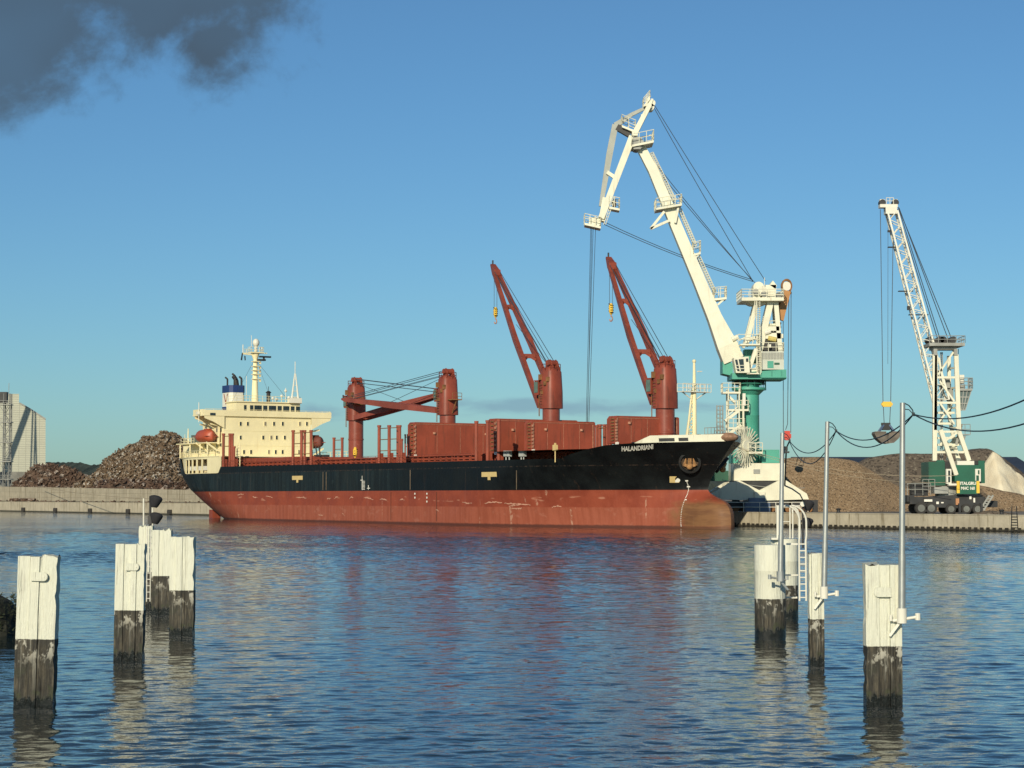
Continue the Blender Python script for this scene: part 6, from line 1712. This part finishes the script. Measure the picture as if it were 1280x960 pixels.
# tubular steel piles
def tube_pile(px0, px1, ptop, pbot, zp_py, label, seed):
    Yd = 10000.0 / (pbot - 620); a = W(px0, 740, Yd); b = W(px1, 740, Yd); r_ = (b.x - a.x) / 2; zt = W(px0, ptop, Yd).z; zp = W(px0, zp_py, Yd).z
    root = empty('steel_pile', ((a.x + b.x) / 2, Yd + r_, 0)); tag(root, label, 'mooring pile', 'white topped tubular steel piles')
    mt = pile_mat('steel_pile_paint', zp, wood_=False); m = MB()
    m.lathe((0, 0, 0), [(r_, -1.2), (r_, .5), (r_, 1.0), (r_, zp), (r_, zt - .75), (r_ * 1.008, zt - .74), (r_ * 1.008, zt - .72), (r_, zt - .71), (r_, zt - .03), (r_ * .97, zt)], 48); m.build('tube', mt, root, smooth=True, cut=.6)
    return root, Yd, r_, zt
tp1 = tube_pile(945.5, 984.5, 681.5, 796, 749, 'thick white topped tubular steel pile carrying the leftmost steel pole', 1)
tp2 = tube_pile(966, 1000, 674, 771, 732, 'tubular steel pile with a white ladder, standing behind the thick one', 2)
m = MB(); m.box((-.16, -tp1[2] + .02, .95), (.28, .10, .38)); 
# poles
def pole(pxt, pyt, pxb, pyb, Yd, r_, label, arm=True, clampdir=1):
    a = W(pxb, pyb, Yd); t = W(pxt, pyt, Yd); root = empty('steel_pole', (a.x, Yd, a.z)); tag(root, label, 'pole', 'galvanised steel poles on the piles')
    m = MB(); top = Vector((t.x - a.x, 0, t.z - a.z)); L_ = top.z
    m.tube((0, 0, 0), top * .30, r_ * 1.25, r_ * 1.25, n=18); m.tube(top * .30, top, r_ * 1.05, r_ * .92, n=18); m.build('shaft', M_galv, root, smooth=True, cut=.6)
    m = MB(); 
    m.tube((-.16 * clampdir, .05, -.02), (.30 * clampdir, -.02, .06), .03, n=8); m.tube((.30 * clampdir, -.02, .0), (.30 * clampdir, -.02, .13), .05, n=8)
    m.beam((-.22 * clampdir, .05, -.30), (-.02, 0, -.02), .035, .05); m.tube((0, 0, -.06), (0, 0, .22), r_ * 1.7, n=14); m.tube((-.2 * clampdir, .02, -.02), (-.2 * clampdir, .02, .1), .03, n=8)
    m.build('clamp', M_white if clampdir > 0 else M_galv, root)
    if arm:
        m = MB(); e = top + Vector((.20, -.02, -.22))
        m.path([top + Vector((.02, 0, 0)), top + Vector((.12, 0, -.05)), top + Vector((.19, 0, -.14)), e], .012, 6); m.path([top + Vector((.02, 0, -.12)), top + Vector((.12, 0, -.13)), e], .010, 6); m.box(e, (.05, .05, .07)); m.build('cable_bracket', M_cable, root)
        return root, Vector((root.location.x, root.location.y, root.location.z)) + e
    return root, Vector(root.location) + top
P3, e3 = pole(1128.2, 503.5, 1127.2, 775, 38.0, .055, 'nearest and tallest looking galvanised pole, on the nearest right timber pile')
P2, e2 = pole(1034.2, 527, 1030, 745, 47.0, .055, 'galvanised pole in the middle of the three, on the slim timber pile')
P1, e1 = pole(978, 541, 975.5, 724, 56.2, .062, 'leftmost galvanised pole, on the thick tubular pile', clampdir=-1)
# cables between the poles
right = Vector((11.2, 22.0, W(1330, 474, 22).z)); right2 = Vector((11.2, 22.0, W(1330, 506, 22).z))
line_obj('overhead_cable', [sag(e3, W(1345, 464, 27), .30), ], .0125, M_cable, 'upper black cable rising to the right edge from the nearest pole', 'cable', 'black cables between the poles')
line_obj('overhead_cable', [sag(e3, W(1345, 502, 27), .36)], .0125, M_cable, 'lower black cable running to the right edge from the nearest pole', 'cable', 'black cables between the poles')
line_obj('overhead_cable', [sag(e2, e3, .34)], .0125, M_cable, 'upper black cable sagging between the middle and nearest poles', 'cable', 'black cables between the poles')
line_obj('overhead_cable', [sag(e2, e3, .50)], .0125, M_cable, 'lower black cable sagging between the middle and nearest poles', 'cable', 'black cables between the poles')
line_obj('overhead_cable', [sag(e1 + Vector((0, 0, -.02)), e2, .42)], .0125, M_cable, 'upper black cable sagging between the leftmost and middle poles', 'cable', 'black cables between the poles')
line_obj('overhead_cable', [sag(e1 + Vector((0, 0, -.05)), e2, .68)], .0125, M_cable, 'lower black cable sagging between the leftmost and middle poles', 'cable', 'black cables between the poles')
lampY = tp2[1]
la = W(984, 560, 57); lb_ = W(981, 606, 60); lc = W(1004, 626, lampY)
line_obj('drop_cable', [[e1, W(983, 560, 56.5), W(982, 580, 57), W(981, 607, 58), W(990, 611, 60), W(1000, 618, 63), lc]], .022, M_cable, 'black cable dropping from the leftmost pole to the lantern by the ladder', 'cable')
m = MB(); c = W(982.5, 563, 56.4); o0 = c; m.box((0, 0, .05), (.09, .08, .12)); m.box((.02, 0, -.05), (.14, .1, .05)); m.tube((-.05, 0, -.1), (-.03, 0, .12), .012); o = m.build('junction_box', M_dgrey); o.location = c; tag(o, 'small dark junction box hanging on the cable beside the leftmost pole', 'junction box')
# ladders ------------------------------------------------------------
def ladder(pxl, pxr, ptop, pbot, Yd, label, rungs, r_=.028, hoop=True, rails=None):
    a = W(pxl, pbot, Yd); b = W(pxr, pbot, Yd); zt = W(pxl, ptop, Yd).z; root = empty('ladder', (a.x, Yd, a.z)); tag(root, label, 'ladder')
    w_ = b.x - a.x; H = zt - a.z
    for x in (0, w_):
        m = MB()
        m.tube((x, 0, 0), (x, 0, H), r_, n=8)
        if hoop:
            pts = [(x, 0, H)]; hh = W(pxl, hoop, Yd).z - zt
            ex = -.30 if True else 0
            for k in range(9):
                t = k / 8 * math.pi / 2; pts.append((x + ex * (1 - math.cos(t)), .0, H + hh * math.sin(t)))
            pts = [(x, 0, H), (x + .02, 0, H + .15)] + [(x + .02 + (-.42) * (1 - math.cos(k / 8 * math.pi / 2)), 0, H + .15 + (hh - .15) * (.45 + .55 * math.sin(k / 8 * math.pi / 2))) for k in range(9)]
            m.path(pts, r_, 8)
        m.build('stile', M_white, root)
    for k in range(rungs):
        z = H * (k + .5) / rungs; m = MB(); m.tube((0, 0, z), (w_, 0, z), r_ * .75, n=7); m.build('rung', M_white, root)
    return root, H, w_
lad, H, w_ = ladder(999.5, 1007.8, 676, 751, 57.3, 'white steel ladder with curved handholds right of the two tubular piles', 9, hoop=632)
m = MB(); m.box((-.5, .3, .08), (.95, .05, .05)); m.box((-.3, .3, .72), (.6, .05, .04)); m.box((-.3, .3, H - .1), (.6, .05, .05)); m.build('wall_bracket', M_white, lad)
# guard rails on the rear tubular pile
gr_ = W(982, 674, lampY + .3); rg = empty('guard_rail', (gr_.x, lampY + .3, gr_.z)); tag(rg, 'white tube guard rail on top of the rear tubular pile', 'guard rail')
def gp(px, py): q = W(px, py, lampY + .3); return Vector((q.x - gr_.x, 0, q.z - gr_.z))
m = MB(); m.tube(gp(972.5, 673), gp(972.5, 632), .055, n=8)
for px in (987.5, 991): m.tube(gp(px, 673), gp(px, 632), .022, n=7)
m.tube(gp(970, 632.5), gp(1000, 632.5), .024, n=7); m.tube(gp(972, 652), gp(988, 652), .014, n=6)
m.path([gp(988, 633), gp(993, 634), gp(997, 638), gp(999, 646), gp(999, 673)], .035, 8)
m.build('rail_tube', M_white, rg)
m = MB(); a = gp(967, 673.5); m.box((a.x + .05, -.2, .02), (.35, .4, .06)); m.build('foot_plate', M_white, rg)
# lanterns (black cowls) ------------------------------------------------
def lantern(px, py, Yd, w_px, label, flip=1):
    c = W(px, py, Yd); root = empty('black_lantern', (c.x, Yd, c.z)); k = Yd / 2500 * w_px / 2; tag(root, label, 'lantern')
    m = MB(); m.lathe((0, 0, 0), [(k * .45, -k * .85), (k * .62, -k * .6), (k * .95, k * .25), (k * 1.0, k * .5), (k * .8, k * .78), (k * .35, k * .92)], 20)
    tl_ = Matrix.Rotation(.22 * flip, 3, 'Y'); m.v = [tuple(tl_ @ Vector(v)) for v in m.v]
    m.build('cowl', M_tar, root, smooth=True)
    return root, k
l1, k = lantern(1010, 632, lampY, 15, 'upper black lantern cowl with pale lens beside the right ladder')
m = MB(); m.tube((-k * .95, -k * .5, .05), (-k * .95, -k * .1, .05), k * .42, n=14); m.build('lens', M_white, l1); m = MB(); m.tube((-k * .9, 0, -1.4), (-k * .9, 0, 0), .03); m.build('stem', M_black, l1)
l2, k = lantern(1009.5, 653.5, lampY, 14, 'lower black lantern cowl hanging under the upper one beside the right ladder')
m = MB(); m.path([(k * .0, 0, k * .8), (-k * 1.2, 0, k * .3), (-k * 1.5, 0, -k * .8)], .03); m.build('stem', M_black, l2)
# left ladder and lantern
YL = 70.5
lad2, H2, w2 = ladder(183.2, 187.6, 657, 752, YL - .3, 'narrow white ladder on the farthest pile of the left group', 12, r_=.018, hoop=0)
for px in (179.5, 190.5):
    a = W(px, 657, YL); b = W(px, 623, YL); m = MB(); m.tube((0, 0, 0), (b.x - a.x, 0, b.z - a.z), .028, n=7); o = m.build('handrail_post', M_white); o.location = a; tag(o, ('left' if px < 185 else 'right') + ' thin white handrail post on top of the farthest left pile', 'handrail')
l3, k = lantern(194, 627, YL, 17, 'upper black lantern cowl above the farthest pile of the left group')
m = MB(); m.tube((-k * .7, 0, -1.0), (-k * .7, 0, .2), .045); m.box((-k * .75, 0, -.65), (.14, .12, .3)); m.build('stem', M_dgrey, l3)
l4, k = lantern(195, 648, YL, 16, 'lower black lantern cowl above the farthest pile of the left group')
# mossy stump of bank at the far left edge
bk = W(-4, 800, 58); m = MB(); rnd = random.Random(4)
K = 22; vs = []
for j in range(9):
    for i in range(K):
        t = 2 * math.pi * i / K; r0 = (1.0 - (j / 8) ** 2.2) ** .5 if j < 8 else .02; n_ = mnoise.noise(Vector((math.cos(t) * 2, math.sin(t) * 2, j * .5))) * .22
        vs.append((math.cos(t) * (.62 * r0 + n_ * .5), math.sin(t) * (.9 * r0 + n_), -.3 + j / 8 * 1.45))
m.add(vs, [(j * K + i, j * K + (i + 1) % K, (j + 1) * K + (i + 1) % K, (j + 1) * K + i) for j in range(8) for i in range(K)])
dph = empty('overgrown_stump', (bk.x + .05, 58, 0)); tag(dph, 'dark weed covered stump in the water at the left edge', 'stump')
m.build('stump_body', paint('wet_weed', (.012, .014, .008), .8, .4, 3), dph)
m = MB()
for i in range(700):
    t = rnd.uniform(0, 6.28); zz_ = rnd.uniform(.1, 1.15); rr_ = (1 - (zz_ / 1.45) ** 2.2) ** .5
    p = Vector((math.cos(t) * .62 * rr_, math.sin(t) * .9 * rr_, zz_)); d_ = Vector((rnd.uniform(-1, 1), rnd.uniform(-1, 1), rnd.uniform(-.6, 1))).normalized() * rnd.uniform(.06, .16); s_ = Vector((rnd.uniform(-1, 1), rnd.uniform(-1, 1), rnd.uniform(-1, 1))).normalized() * .025
    m.add([p - s_, p + s_, p + d_], [(0, 1, 2)])
m.build('weeds', paint('weed_leaf', (.02, .028, .010), .8, .4, 3), dph)['kind'] = 'stuff'
